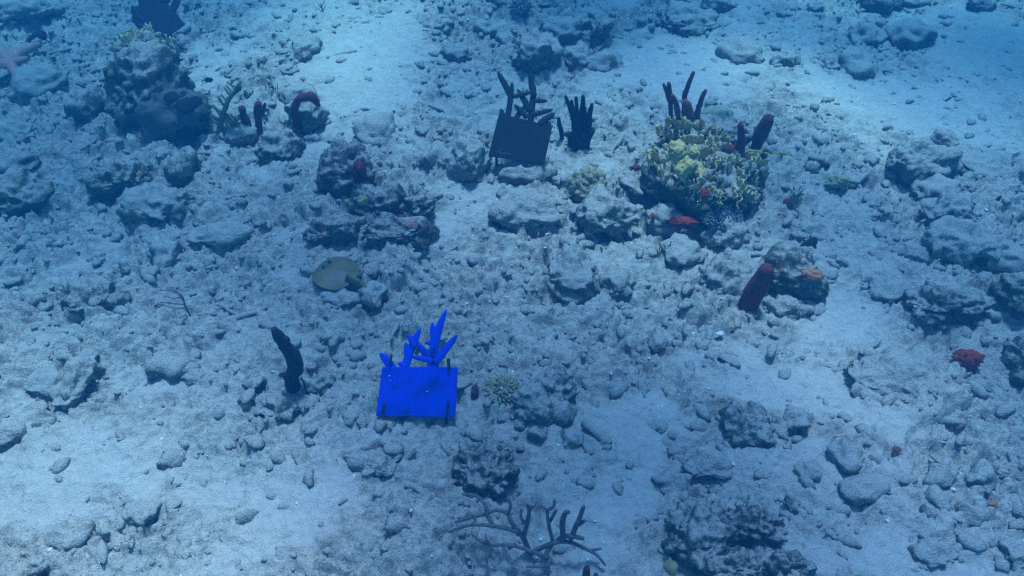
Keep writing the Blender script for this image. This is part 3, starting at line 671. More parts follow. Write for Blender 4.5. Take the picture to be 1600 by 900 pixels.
# the yellow coral mound and what grows on it
m0 = B(1098, 294, 196, 122, 'reef rock buried under yellow fire coral and brown tube sponges', 'algae_rock', 200, sub=5, flat=.6, lump=.3, sink=.2)
B(1130, 366, 80, 56, 'bleached white foot of the fire coral mound', 'bleached_rock', 201, sub=5, flat=.7, lump=.3)  # not bleached: whitened colour stands in for a patch of sunlight
B(1040, 345, 60, 46, 'pale rock with red spots left of the red encrusting sponge', 'pale_rock', 202, flat=.6, lump=.2)
mB = B(1098, 222, 150, 84, 'rocky back of the fire coral mound with brown tubes on it', 'algae_rock', 203, sub=5, flat=.7, lump=.3, sink=.2)
YM = G(1108, 300).y
sponge('tube_sponge', (1062, 190), [([(1050, 192), (1048, 170), (1047, 150), (1045, 130)], [7, 7, 8, 6], 0.03), ([(1047, 150), (1040, 140), (1037, 132)], [7, 6, 5], 0.03),
    ([(1060, 188), (1057, 165), (1051, 150)], [9, 9, 7], .0), ([(1072, 185), (1069, 165), (1071, 145), (1083, 114)], [11, 8, 8, 6], .04), ([(1078, 178), (1074, 168), (1070, 160)], [16, 15, 11], -.02),
    ([(1086, 190), (1091, 172), (1096, 155), (1102, 142)], [12, 9, 8, 6], .02)], 'brown_sponge',
    'brown thin branching tube sponges at the back left of the fire coral', lift=0.15, wob=0.26)
sponge('tube_sponge', (1148, 245), [([(1145, 262), (1150, 240), (1158, 222), (1157, 196)], [26, 28, 13, 9], 0.0), ([(1140, 255), (1138, 245), (1136, 232)], [26, 24, 16], -.03)], 'maroon_sponge',
    'fat dark maroon sponge with one upright tube amid the fire coral', lift=0.19)
sponge('tube_sponge', (1182, 228), [([(1180, 230), (1188, 212), (1195, 196), (1199, 186)], [14, 22, 20, 15], 0.0), ([(1195, 205), (1201, 194), (1204, 187)], [13, 12, 10], -.01)], 'maroon_sponge',
    'thick club-shaped maroon tube sponge with two openings, right of the fire coral', lift=0.13, wob=.16)
sponge('tube_sponge', (1180, 262), [([(1176, 268), (1178, 255), (1180, 244)], [11, 9, 8], 0.0), ([(1180, 266), (1190, 250), (1196, 237)], [13, 12, 9], -.01)], 'maroon_sponge',
    'low forked maroon tube sponge below the thick club-shaped one', lift=0.10)

def fan_blade(w, h, seed, thick=0.008, ruffle=0.25, nu=13, nv=8, lobes=3):
    rng = random.Random(seed); ph = rng.random()*9; k = 1.5+rng.random()*1.5
    V, F = [], []
    for side in (1, -1):
        for j in range(nv):
            v = j/(nv-1)
            for i in range(nu):
                u = i/(nu-1); a = (u-.5)
                top = 1-0.9*abs(a)**2.6*4+0.13*math.sin(u*6.283*lobes+ph)+0.05*math.sin(u*6.283*lobes*2.3+ph*2)
                th = thick*(1-0.55*v)*(0.3+0.7*min(1, (0.5-abs(a))*6))*(0.45 if j == nv-1 else 1)
                V.append((a*w*(0.45+0.75*v**.8), h*0.12*v*v*ph/9+ruffle*w*v*math.sin(u*6.283*k+ph)*0.5+side*th/2, h*v*(0.35+0.65*top)))
    o = nu*nv
    for j in range(nv-1):
        for i in range(nu-1):
            q = (j*nu+i, j*nu+i+1, (j+1)*nu+i+1, (j+1)*nu+i); F.append(q); F.append(tuple(o+x for x in q[::-1]))
    for i in range(nu-1):
        F.append(((nv-1)*nu+i, (nv-1)*nu+i+1, o+(nv-1)*nu+i+1, o+(nv-1)*nu+i)); F.append((i+1, i, o+i, o+i+1))
    for j in range(nv-1):
        F.append((j*nu, (j+1)*nu, o+(j+1)*nu, o+j*nu)); F.append(((j+1)*nu+nu-1, j*nu+nu-1, o+j*nu+nu-1, o+(j+1)*nu+nu-1))
    return V, F
BLADES = [mesh_from('blade', *fan_blade(0.038+0.006*(s % 3), 0.062+0.012*(s % 4), s+40, 0.013, 0.25, 9, 7, 1+s % 2), 'fire_coral') for s in range(7)]+[mesh_from('blade', *fan_blade(0.085, 0.05+0.012*(s % 3), s, 0.014, 0.24+0.07*(s % 3), lobes=2+s % 3), 'fire_coral') for s in range(9)]
def surf(o):
    """highest points of a rock's surface, for growing things on it"""
    me = o.data; V = np.empty(len(me.vertices)*3, np.float32); me.vertices.foreach_get('co', V); V = V.reshape(-1, 3)+np.array(o.location[:], np.float32)
    Nn = np.empty(len(me.vertices)*3, np.float32); me.vertices.foreach_get('normal', Nn); return V, Nn.reshape(-1, 3)
def fire_coral(rocks, region, count, label, scale=1.0, seed=1, spread=0.4, plates=()):
    """ruffled blades rooted on the rocks wherever region(x, y, z) allows"""
    rng = random.Random(seed); pool = []
    for o in rocks:
        V, Nn = surf(o)
        for p, q in zip(V, Nn):
            if q[2] > -0.1 and region(p): pool.append((p, q))
    c = np.mean([p for p, _ in pool], 0)
    root = empty('fire_coral', Vector(c.tolist()), label, 'coral')
    got = []; tries = 0
    while len(got) < count and tries < count*60:
        tries += 1; p, q = rng.choice(pool)
        if any((p[0]-a[0])**2+(p[1]-a[1])**2+(p[2]-a[2])**2 < (0.020*scale)**2 for a in got): continue
        got.append(p); o = obj('blade', BLADES[rng.randrange(len(BLADES))], root)
        s = scale*(0.38+0.62*rng.random()**1.4); d = (Vector(q.tolist())*0.7+Vector((0, -0.15, 0.9))).normalized()
        mt = d.to_track_quat('Z', 'Y').to_matrix().to_4x4()@Matrix.Rotation(rng.random()*3.14+ (0 if rng.random() < .5 else 0), 4, 'Z')
        o.matrix_local = Matrix.Translation(Vector((p-c).tolist())-d*0.015)@mt@Matrix.Diagonal((s, s*0.9, s*(0.8+.5*rng.random()), 1))
    return root, c
cx0 = G(1075, 250)
def in_px(p, poly):                                  # inside a photo polygon, used only to place growth on a rock
    v = Vector(p.tolist() if hasattr(p, 'tolist') else p)-Vector((0, 0, CAM_H)); cp, sp = math.cos(PITCH), math.sin(PITCH)
    z = v.y*cp-v.z*sp; x, y = 800+FPX*v.x/z, 450-FPX*(v.y*sp+v.z*cp)/z
    ins = False
    for i in range(len(poly)):
        (x0, y0), (x1, y1) = poly[i-1], poly[i]
        if (y0 > y) != (y1 > y) and x < (x1-x0)*(y-y0)/(y1-y0)+x0: ins = not ins
    return ins
POLY = [(1005, 215), (1030, 195), (1080, 195), (1130, 200), (1185, 250), (1192, 315), (1140, 338), (1085, 322), (1012, 265)]
fc, fcc = fire_coral([m0, mB], lambda p: in_px(p, POLY), 299, 'yellow ruffled fire coral colony covering the reef mound on the right', 1.0, 5)
for i, (x, y, w, h, rz_) in enumerate([(1058, 236, 34, 26, .2), (1070, 262, 26, 26, -.4), (1095, 270, 22, 28, .5), (1085, 240, 18, 16, 0)]):   # broad smooth plates facing out
    Y = YM-0.22+0.03*i; p = P(x, y+h*0.5, Y); k = ppm(p)
    W, F = rock_verts(4, 70+i, 0.35, 2, 0.55); W = W*np.array([w/k*.55, 0.028, h/k*.62], np.float32)
    o = obj('plate', mesh_from('plate', W, F, 'fire_coral_plate'), fc)
    o.matrix_local = Matrix.Translation(p+Vector((0, .03, h/k*.35))-fc.location)@Matrix.Rotation(rz_, 4, 'Z')@Matrix.Rotation(R(-42), 4, 'X')
def crust(name, px, py, w, h, mat, label, seed=1, lift=0.05, flat=0.5, cat='sponge', lump=0.5, sub=4):
    """lobed cushion growing on rock"""
    p = G(px, py, lift); k = ppm(p); W, F = rock_verts(sub, seed, 1.0, 1, lump*1.3)
    W = W*np.array([w/2/k, h/2/k*1.1, h/2/k*flat*1.4], np.float32)
    return tag(obj(name, mesh_from(name, W, F, mat), None, p), label, cat)
crust('encrusting_sponge', 1068, 346, 50, 20, 'red_sponge', 'bright red encrusting sponge at the foot of the fire coral', 3, 0.07)
crust('encrusting_sponge', 1101, 304, 14, 16, 'red_sponge', 'small red sponge patch amid the lower fire coral', 4, 0.22, 0.8)
crust('encrusting_sponge', 1020, 338, 8, 14, 'red_sponge', 'tiny dark red sponge on the pale rock left of the mound', 5, 0.06)
crust('encrusting_sponge', 993, 262, 16, 14, 'maroon_sponge', 'dark red sponge at the left foot of the fire coral', 6, 0.06)
crust('cup_sponge', 1515, 560, 44, 32, 'red_sponge', 'vivid red cup sponge on the reef at the right', 7, 0.05, 0.7)
crust('encrusting_sponge', 1401, 702, 14, 9, 'brown_sponge', 'small red-brown sponge lump in the lower right rubble', 8, 0.0, 0.5)
crust('encrusting_sponge', 1548, 788, 22, 14, 'orange_sponge', 'orange-brown sponge on rubble near the bottom right', 9, 0.02)
crust('encrusting_sponge', 461, 714, 10, 12, 'orange_sponge', 'tiny orange sponge on the lower left sand ledge', 10, 0.0)
crust('encrusting_sponge', 1268, 430, 34, 22, 'orange_sponge', 'reddish brown sponge at the right end of the rusty rock', 11, 0.12, 0.6)
crust('encrusting_sponge', 560, 268, 22, 28, 'maroon_sponge', 'dark red sponge on top of the purple-brown boulders', 12, 0.20, 0.9)
crust('lime_sponge', 567, 312, 16, 16, 'lime_patch', 'small lime-yellow blob on the purple-brown boulders', 13, 0.24, 0.6)
crust('lime_sponge', 542, 285+30, 8, 8, 'lime_patch', 'tiny pale yellow blob left of the lime one', 14, 0.22, 0.6)
crust('algae_clump', 1310, 284, 34, 20, 'lime_patch', 'yellow-green rounded coral on the rubble right of the mound', 15, 0.04, 0.7, 'coral')
crust('brain_coral', 921, 292, 60, 46, 'brain_coral', 'knobbly tan coral head above the oval sandy boulder', 16, 0.05, 0.9, 'coral', 0.3, 5)
crust('star_coral', 1122, 186, 46, 32, 'star_coral', 'smooth grey-green coral dome behind the fire coral', 17, 0.06, 0.9, 'coral', 0.0, 4)
crust('encrusting_sponge', 742, 612, 11, 18, 'purple_bit', 'small purple sponge left of the spiky tuft', 18, 0.03, 0.8)
crust('knob_coral', 1048, 886, 22, 22, 'olive_rod', 'small olive round coral on the bottom dark reef', 19, 0.14, 0.5, 'coral', 0.1)
crust('shell', 1125, 521, 14, 9, 'white_shell', 'white broken shell in the rubble below the finger sponge rock', 20, 0.02, 0.35, 'shell', 0.3, 3)
crust('pale_sponge', 641, 350, 26, 20, 'pink_coral', 'pale pink crust on the round dark boulder', 21, 0.22, 0.5)
sponge('finger_sponge', (1172, 476), [([(1170, 474), (1179, 457), (1188, 440), (1197, 422)], [26, 32, 28, 22], 0.0)], 'maroon_sponge', 'thick dark red finger sponge leaning in front of the rusty rock', lift=0.0, hole=0.0, wob=.1, seg=20, n=22)

# drooping and upright maroon sponges at the left
sponge('tube_sponge', (404, 202), [([(404, 206), (404, 190), (402, 175), (404, 163)], [12, 11, 12, 11], 0.0), ([(408, 172), (413, 166), (414, 162)], [6, 6, 4], 0.0)], 'maroon_sponge', 'upright dark maroon tube sponge, taller of two', hole=.3)
sponge('tube_sponge', (386, 206), [([(387, 208), (384, 190), (380, 178), (378, 170)], [20, 15, 10, 11], 0.0)], 'maroon_sponge', 'upright dark maroon tube sponge with a round tip, shorter of two', hole=.3)
sponge('branching_sponge', (462, 160), [([(458, 168), (466, 156), (478, 152), (488, 152), (497, 164)], [12, 12, 14, 15, 7], 0.0)], 'maroon_sponge', 'dark maroon sponge drooping over the tall grey rock', hole=0, lift=0.22)
sponge('tube_sponge', (916, 900), [([(915, 910), (916, 898), (917, 888)], [14, 13, 10], 0.0)], 'maroon_sponge', 'dark purple tube tip at the bottom edge below the sea rod', hole=.3)
sponge('tube_sponge', (931, 906), [([(931, 914), (931, 905), (931, 899)], [10, 10, 8], 0.0)], 'maroon_sponge', 'lower dark purple tube tip cut by the bottom edge', hole=.3)
sponge('dark_sponge', (1262, 392), [([(1250, 396), (1262, 386), (1272, 376)], [18, 22, 12], 0.0)], 'black_sponge', 'dark blunt sponge leaning out of the rubble above the rusty rock', hole=.4)
sponge('dark_sponge', (1557, 322), [([(1556, 326), (1557, 316), (1563, 307)], [8, 8, 4], 0.0)], 'black_sponge', 'tiny dark curved sponge on the sand at the right', hole=0)
sponge('dark_sponge', (1282, 262), [([(1272, 262), (1282, 258), (1293, 259)], [10, 10, 8], 0.0)], 'black_sponge', 'small dark knobby lump on rubble right of the fire coral', hole=0, wob=.3)
sponge('dark_sponge', (56, 66), [([(40, 74), (52, 66), (64, 56)], [10, 20, 18], 0.0), ([(56, 72), (64, 68), (72, 72)], [14, 14, 8], 0.0)], 'black_sponge', 'dark lobed sponge above the pink branching coral', hole=.3)

# leathery barrel sponge mound at the upper left
mL = B(232, 150, 130, 150, 'big turf-covered reef mound at the upper left', 'algae_rock', 210, sub=5, flat=.8, lump=.4, sink=.12)
B(235, 90, 90, 60, 'reef rock under the leftmost black sign', 'grey_rock', 211, sub=5, flat=.8, lump=.3, sink=.1)
bl = G(284, 196); kb = ppm(bl)
broot = empty('leathery_sponge', bl, 'dark leathery vase sponge with round pores beside the reef mound', 'sponge')
W, F = rock_verts(5, 77, 0.25, 2, 0.15); W = W*np.array([50/kb, 40/kb, 48/kb], np.float32); W[:, 2] += 18/kb
bbody = obj('body', mesh_from('body', W, F, 'leather_sponge'), broot)
for i, (x, y, r) in enumerate([(245, 136, 10), (287, 146, 13), (305, 158, 11), (318, 182, 11), (320, 200, 10), (290, 165, 16), (288, 208, 12), (268, 152, 12), (305, 205, 9)]):
    dr = np.array(ray(x, y)[:]); rel = W+np.array(bl[:])-np.array([0, 0, CAM_H]); tt = rel@dr/(dr@dr)
    off = np.linalg.norm(rel-tt[:, None]*dr, axis=1)+0.15*np.maximum(0, tt-tt.min()); j = int(np.argmin(off)); c0 = Vector(W[j].tolist())
    nr_ = Vector((W[j]/np.array([50/kb, 40/kb, 48/kb])**2).tolist()).normalized()
    V2, F2 = ico(3); ob = obj('pore', mesh_from('pore', V2*(1+0.18*noise3(V2[:, 0]*1.6+i, V2[:, 1]*1.6, V2[:, 2]*1.6, i))[:, None]*np.array([r*.95, r*.8, r*.24])/kb, F2, 'osculum'), bbody)
    ob.matrix_local = Matrix.Translation(c0)@nr_.to_track_quat('Z', 'Y').to_matrix().to_4x4()
fire_coral([bpy.data.objects[o.name] for o in COL.objects if o.get('label') == 'reef rock under the leftmost black sign'], lambda p: in_px(p, [(160, 50), (275, 50), (270, 98), (170, 108)]), 60, 'olive-yellow fire coral below the leftmost black sign', 0.95, 8)

# pink coral at the left edge
pk = G(28, 96, 0.06); kp = ppm(pk); pr = empty('pink_coral', pk, 'pink fat-branched coral at the left edge', 'coral')
for i, (pix, w) in enumerate([([(12, 108), (22, 90), (40, 78), (58, 70)], [20, 18, 15, 9]), ([(14, 100), (28, 96), (40, 92)], [16, 14, 9]), ([(14, 92), (20, 108), (24, 116)], [18, 15, 10]), ([(16, 98), (4, 80), (-4, 68)], [18, 14, 10]), ([(14, 100), (0, 100), (-14, 96)], [18, 16, 12])]):
    if i == 0:
        W, F = rock_verts(4, 91, 1.0, 2, .3); obj('base', mesh_from('base', W*np.array([.10, .09, .06], np.float32), F, 'pink_coral'), pr).location = G(10, 98, .02)-pk
    tube_obj('branch', pr, [G(x, y, 0.055) for x, y in pix], [v/2/kp for v in w], 'pink_coral', seed=i, wob=.12)

# ------------------------------------------------------------------ sea rods, plumes and tufts
def rod(name, label, foot, branches, mat, width, cat='coral', part='branch', up=True, lift=0.0):
    f = G(*foot, lift); k = ppm(f); root = empty(name, f, label, cat)
    for i, (pix, w0, w1, dy) in enumerate(branches):
        if up: pts = up_pts(pix, f.y+dy)
        else: pts = [G(x, y, z) for (x, y, z) in pix]
        tube_obj(part, root, pts, [w0*width/2/k, w1*width/2/k], mat, seed=i, wob=0.10, seg=8, n=14)
    return root
S = lambda x, y: (640+x*0.26667, 660+y*0.26667)      # places read on an enlargement of the bottom of the photograph
def SZ(x, y, z): a, b_ = S(x, y); return (a, b_, z)
rod('sea_rod', 'grey branching sea rod spreading over the sand at the bottom centre', S(690, 740), [
    ([SZ(700, 760, .03), SZ(660, 665, .10), SZ(600, 630, .13), SZ(480, 605, .13), SZ(360, 600, .12), SZ(230, 640, .09)], 1.15, .6, 0),
    ([SZ(660, 665, .10), SZ(600, 590, .15), SZ(570, 530, .17), SZ(500, 515, .16), SZ(440, 540, .14), SZ(370, 555, .12), SZ(270, 585, .09)], 1, .55, 0),
    ([SZ(570, 540, .17), SZ(592, 490, .2), SZ(580, 450, .22)], .8, .55, 0), ([SZ(490, 600, .13), SZ(455, 545, .15), SZ(440, 480, .18), (640+390*.26667, 660+430*.26667, .19), SZ(310, 420, .18)], .9, .5, 0),
    ([SZ(670, 660, .1), SZ(688, 600, .15), SZ(700, 530, .2), SZ(690, 480, .24)], .95, .6, 0), ([SZ(700, 520, .21), SZ(716, 490, .24)], .7, .5, 0), ([SZ(685, 600, .15), SZ(655, 560, .18), SZ(655, 510, .21)], .75, .5, 0),
    ([SZ(375, 600, .12), SZ(385, 570, .13), SZ(370, 545, .14)], .7, .5, 0),
    ([SZ(700, 770, .03), SZ(830, 710, .09), SZ(930, 700, .10), SZ(1030, 740, .07), SZ(1100, 780, .05), SZ(1145, 835, .03)], 1.05, .5, 0),
    ([SZ(1060, 750, .06), SZ(1120, 740, .07)], .7, .45, 0),
    ([SZ(840, 700, .09), SZ(820, 620, .15), SZ(808, 550, .2), SZ(805, 515, .22), SZ(770, 492, .24)], .85, .5, 0), ([SZ(822, 580, .17), SZ(845, 540, .2), SZ(858, 515, .22)], .75, .55, 0), ([SZ(805, 515, .22), SZ(845, 490, .24), SZ(848, 455, .26)], .7, .5, 0),
    ([SZ(870, 690, .10), SZ(930, 665, .13), SZ(1015, 680, .13)], 1.15, .8, 0), ([SZ(900, 680, .11), SZ(895, 590, .18), SZ(910, 535, .22), SZ(928, 525, .23)], 1.2, .9, 0),
    ([SZ(945, 680, .11), SZ(975, 610, .17), SZ(1000, 550, .21), SZ(1018, 495, .25)], 1.2, .8, 0), ([SZ(985, 600, .17), SZ(1025, 578, .19)], .9, .7, 0),
    ([SZ(820, 800, .05), SZ(740, 765, .09), SZ(640, 730, .10), SZ(560, 715, .10), SZ(470, 720, .09), SZ(390, 680, .07)], .95, .5, 0), ([SZ(480, 725, .09), SZ(455, 790, .07), SZ(455, 890, .04)], .75, .45, 0),
    ([SZ(825, 800, .05), SZ(800, 840, .06), SZ(690, 845, .05)], .9, .5, 0), ([SZ(480, 720, .09), SZ(450, 690, .11), SZ(445, 660, .12)], .6, .4, 0), ([SZ(820, 800, .05), SZ(800, 770, .06), SZ(830, 720, .08)], .95, .9, 0)],
    'grey_rod', 7.8, up=False)
rod('sea_plume', 'thin bare branching sea whip on the sand right of the dish-shaped rock', (292, 490), [([(298, 494), (290, 480), (284, 462), (270, 455), (250, 453)], 1, .5, 0), ([(288, 476), (270, 474), (250, 472)], .7, .4, .02), ([(290, 480), (276, 482), (246, 474)], .7, .4, 0), ([(284, 464), (270, 466), (258, 462)], .6, .4, -.02), ([(286, 470), (276, 456), (264, 450)], .5, .4, -.03)], 'grey_rod', 3.2)
def plume(label, foot, stem, n_side, length, mat, width, seed=1):
    f = G(*foot); k = ppm(f); root = empty('sea_plume', f, label, 'coral'); rng = random.Random(seed)
    pts = smooth_path(up_pts(stem, f.y), 20); tube_obj('stem', root, pts[::4]+[pts[-1]], [width/k*.6, width/k*.4], mat, seg=8, n=14, seed=seed)
    for i in range(n_side):
        t = 2+int(17*i/n_side); p = pts[t]; a = rng.choice((-1, 1))*(0.4+rng.random()*.7)
        d = Vector((math.sin(a), rng.uniform(-.5, .5), math.cos(a)*.9)).normalized()*length/k*(0.6+.5*rng.random())
        tube_obj('branchlet', root, [p, p+d*.5+Vector((0, 0, -.004)), p+d+Vector((0, 0, .012))], [width/k*.38, width/k*.22], mat, seg=6, n=6, seed=i)
    return root
plume('olive feathery sea plume right of the leathery sponge', (338, 205), [(338, 214), (345, 190), (350, 170), (362, 150), (376, 128)], 34, 17, 'olive_rod', 5.5, 3)
plume('low olive sea plume beside the shorter maroon tube', (358, 206), [(352, 214), (360, 202), (366, 192), (372, 186)], 22, 14, 'olive_rod', 6, 4)
plume('small dark feathery plume above the taller maroon tube', (388, 158), [(380, 162), (386, 154), (392, 146)], 14, 9, 'olive_rod', 4, 5)
plume('pair of thin yellow stalks on the low sandy ledge', (940, 80), [(932, 84), (940, 74), (950, 62)], 9, 15, 'olive_rod', 3, 6)
plume('thin upright grass-like stalks behind the sandy reef rock', (892, 38), [(890, 42), (891, 32), (892, 24)], 8, 12, 'olive_rod', 3, 7)
plume('tiny sparse sea whip on the far sand at top left', (506, 22), [(506, 26), (504, 16), (501, 6)], 6, 9, 'olive_rod', 2.5, 8)
plume('thin twiggy whip left of the pale flat-topped rock', (430, 146), [(434, 150), (430, 142), (424, 132)], 7, 9, 'grey_rod', 2.5, 9)
plume('yellow bushy tuft with a red lump on rubble right of the fire coral', (1240, 318), [(1240, 322), (1242, 312), (1244, 302)], 30, 14, 'pale_tentacle', 5, 10)
plume('brown stringy algae stalks on the pale rock below the mound', (1032, 398), [(1026, 404), (1036, 394), (1046, 384)], 12, 12, 'olive_rod', 4, 11)
crust('encrusting_sponge', 1232, 316, 14, 16, 'maroon_sponge', 'dark red lump beside the yellow bushy tuft', 31, 0.04, .5)
crust('encrusting_sponge', 1220, 338, 14, 12, 'maroon_sponge', 'dark red patch below the yellow bushy tuft', 32, 0.02, .35)
def tuft(name, label, px, py, rpx, count, mat, lift, hgt=0.5, thick=2.2, seed=1, cat='coral', part='tentacles', flat=.6):
    """many short blunt fingers radiating from a cushion"""
    p = G(px, py, lift); k = ppm(p); rng = random.Random(seed); root = empty(name, p, label, cat); parts = []
    for i in range(count):
        th = rng.random()*6.283; ph = math.acos(1-rng.random()*0.95); r = rpx/k
        d = Vector((math.cos(th)*math.sin(ph), math.sin(th)*math.sin(ph), math.cos(ph)*flat+.1)); a = d*r*(.55+.3*rng.random())
        b_ = a+(d+Vector((rng.uniform(-.5, .5), rng.uniform(-.5, .5), rng.uniform(0, .6)))).normalized()*r*hgt*(.6+.6*rng.random())
        parts.append(tube([a*.6, a, b_], [thick/2/k*1.2, thick/2/k], n=4, seg=5, wob=0))
    V, F = joined(parts); o = obj(part, mesh_from(part, V, F, mat), root); o['kind'] = 'stuff'
    W, F = rock_verts(3, seed, .5, 0); obj('base', mesh_from('base', W*np.array([.72, .72, .5*flat*1.5])*rpx/k, F, mat), root)
    return root
tuft('spiky_coral', 'pale yellow spiky tuft beside the grey boulder right of the blue sign', 782, 612, 25, 300, 'pale_tentacle', 0.02, .42, 2.4, 3, flat=.45)
tuft('fuzzy_coral', 'blue-grey fuzzy branching clump at the front foot of the fire coral', 1126, 344, 33, 800, 'blue_algae', 0.05, .26, 1.8, 4, flat=.55)
tuft('spiky_coral', 'small pale tufted clump by the top edge left of the sandy reef rock', 814, 14, 16, 120, 'blue_algae', 0.05, .5, 2.2, 6)
# hollow tube stone
hs = G(930, 674, 0.025); kh = ppm(hs); hroot = empty('hollow_stone', hs, 'hollow tube-shaped stone lying on sand right of the grey boulder', 'stone')
tube_obj('shell', hroot, [G(914, 660, .03), G(930, 674, .035), G(948, 690, .03)], [9/kh, 8/kh, 8.5/kh], 'grey_rock', hole=.7, wob=.15, seg=16)
V2, F2 = ico(2); obj('opening', mesh_from('opening', V2*np.array([6, 4, 6])/kh+np.array((G(947.5, 689.5, .032)-hs)[:]), F2, 'osculum'), hroot)

# ------------------------------------------------------------------ animals
def stingray():
    c = G(524, 426, 0.035); k = ppm(c); L = 0.096; V, F = [], []
    ax = (G(566, 448, .035)-G(488, 408, .035)); ax.z = 0; ax.normalize(); sd = Vector((0, 0, 1)).cross(ax)
    nr, ns = 9, 40
    prof = lambda th: 1.0+0.07*math.cos(2*th)*-1+0.05*math.cos(th)
    ring = []
    top, bot = [], []
    for s, store in ((1, top), (-1, bot)):
        for i in range(nr+1):
            r = i/nr; row = []
            for j in range(ns):
                th = 2*math.pi*j/ns; q = prof(th)*L*r
                x, y = math.cos(th)*q*1.12, math.sin(th)*q*1.05
                if abs(th) < .001: x *= 1.0
                z = (0.026*(1-r**1.6)+0.006*math.sin(3*th+.5)*r*r) if s > 0 else -0.006*(1-r)+0.006*math.sin(3*th+.5)*r*r
                z += 0.0015 if s > 0 else -0.0015
                row.append(len(V)); V.append(c+ax*x+sd*y+Vector((0, 0, z)))
            store.append(row)
    for i in range(nr):
        for j in range(ns):
            j2 = (j+1) % ns
            F.append((top[i][j], top[i+1][j], top[i+1][j2], top[i][j2])); F.append((bot[i][j2], bot[i+1][j2], bot[i+1][j], bot[i][j]))
    for j in range(ns):
        j2 = (j+1) % ns; F.append((top[nr][j], bot[nr][j], bot[nr][j2], top[nr][j2]))
    V = np.array([v[:] for v in V], np.float32)
    t0 = c+ax*0.075+Vector((0, 0, .008)); t1 = G(570, 449, .03); t2 = G(577, 462, .035); t3 = G(582, 474, .03)
    tv, tf = tube([t0, t1, t2, t3], [.040, .024, .013, .006], n=16, seg=12, wob=0, flatten=.55)
    VV, FF = joined([(V, F), (tv, tf)])
    root = empty('stingray', c, 'smooth olive-yellow stingray lying below the purple-brown boulders', 'stingray')
    import bmesh
    me = mesh_from('body', VV-np.array(c[:], np.float32), FF, 'ray_skin')
    bm = bmesh.new(); bm.from_mesh(me); bmesh.ops.remove_doubles(bm, verts=bm.verts, dist=1e-5); bm.to_mesh(me); bm.free()
    me.polygons.foreach_set('use_smooth', np.ones(len(me.polygons), bool))
    o = obj('body', me, root)
    md = o.modifiers.new('weld', 'REMESH'); md.mode = 'VOXEL'; md.voxel_size = 0.0028; md.use_smooth_shade = True
    for s in (-1, 1):
        V2, F2 = ico(2); q = -ax*0.05+sd*s*0.02+Vector((0, 0, .026)); obj('eye', mesh_from('eye', V2*np.array([.0075, .0065, .006])+np.array(q[:]), F2, 'fish_dark'), root)
stingray()
def fish(px, py, lpx, ang, lift, mat, label, deep=0.32, mat2=None):
    p = G(px, py, lift); k = ppm(p); L = lpx/k; V, F = [], []; n_, s_ = 12, 10
    for i in range(n_+1):
        t = i/n_; h = deep*L*0.5*(math.sin(math.pi*min(1, t*1.08)**.75)*(1-.25*t)+.05+.04*t); w = h*.42
        for j in range(s_):
            a = 2*math.pi*j/s_; V.append((L*(t-.5), w*math.cos(a), h*math.sin(a)))
    for i in range(n_):
        for j in range(s_): F.append((i*s_+j, i*s_+(j+1) % s_, (i+1)*s_+(j+1) % s_, (i+1)*s_+j))
    F.append(tuple(range(s_-1, -1, -1))); F.append(tuple(n_*s_+j for j in range(s_)))
    root = empty('fish', p, label, 'fish'); root.rotation_euler = (0, 0, ang)
    obj('body', mesh_from('body', V, F, mat), root)
    def fin(name, pts, th=.0012):
        m_ = len(pts); vv = [(x, -th, z) for x, z in pts]+[(x, th, z) for x, z in pts]
        ff = [tuple(range(m_)), tuple(range(2*m_-1, m_-1, -1))]+[(i, m_+i, m_+(i+1) % m_, (i+1) % m_) for i in range(m_)]
        obj(name, mesh_from(name, vv, ff, mat2 or mat, False), root)
    d = deep*L
    fin('tail_fin', [(L*.44, -.04*L), (L*.44, .04*L), (L*.66, d*.5), (L*.6, 0), (L*.66, -d*.5)])
    fin('dorsal_fin', [(-L*.2, d*.38), (-L*.05, d*.68), (L*.25, d*.55), (L*.33, d*.16)])
    fin('anal_fin', [(0, -d*.36), (L*.22, -d*.6), (L*.33, -d*.14)])
fish(325, 125, 16, 0.2+math.pi, 0.09, 'fish_dark', 'small dark fish with yellow tail over the sand by the leathery sponge', .55, 'fish_yellow')
fish(1183, 237, 26, -0.35, 0.30, 'fish_yellow', 'slender yellow fish in front of the maroon tubes, nearer of two', .16)
fish(1220, 240, 28, -0.25, 0.22, 'fish_yellow', 'slender yellow-green fish over rubble right of the maroon tubes', .16)
fish(1289, 20, 26, 1.4, 0.12, 'fish_yellow', 'slender yellow fish over the far sand at the top right', .18)
fish(1482, 155, 16, 0.6, 0.10, 'fish_dark', 'small dark fish over the far right sand', .35)
fish(1285, 207, 8, 0.8, 0.08, 'fish_dark', 'tiny dark fish over sand right of the club-shaped sponge', .4)
fish(1392, 16, 14, 1.0, 0.10, 'fish_dark', 'tiny dark slim fish near the top edge', .25)

# ------------------------------------------------------------------ loose stones and rubble
rng = np.random.RandomState(5)
SH = [rock_verts(3, 300+i, 2.2, 9)[0] for i in range(10)]; SF = ico(3)[1]
SM = [mesh_from('rubble_stone', v, SF, 'rubble_mat' if i % 3 else 'grey_rock') for i, v in enumerate(SH)]
def finger(seed):
    V, F = tube([(-1, 0, 0), (-.3, .12, .05), (.4, -.1, .02), (1, .05, 0)], [.26, .3, .24, .2], n=8, seg=8, wob=.3, seed=seed); return V, F
FM = [mesh_from('coral_finger', *finger(i), 'rubble_mat') for i in range(5)]
def spots(n_, pw=1.0):
    x = rng.uniform(-3.7, 3.7, n_); y = rng.uniform(0.85, 6.2, n_); keep = np.abs(x) < 0.72*(y*0.72+1.75)+0.1
    x, y = x[keep], y[keep]; s = sandiness(x, y); k = rng.rand(len(x)) < (1-s)**pw*0.992+0.008; return x[k], y[k]
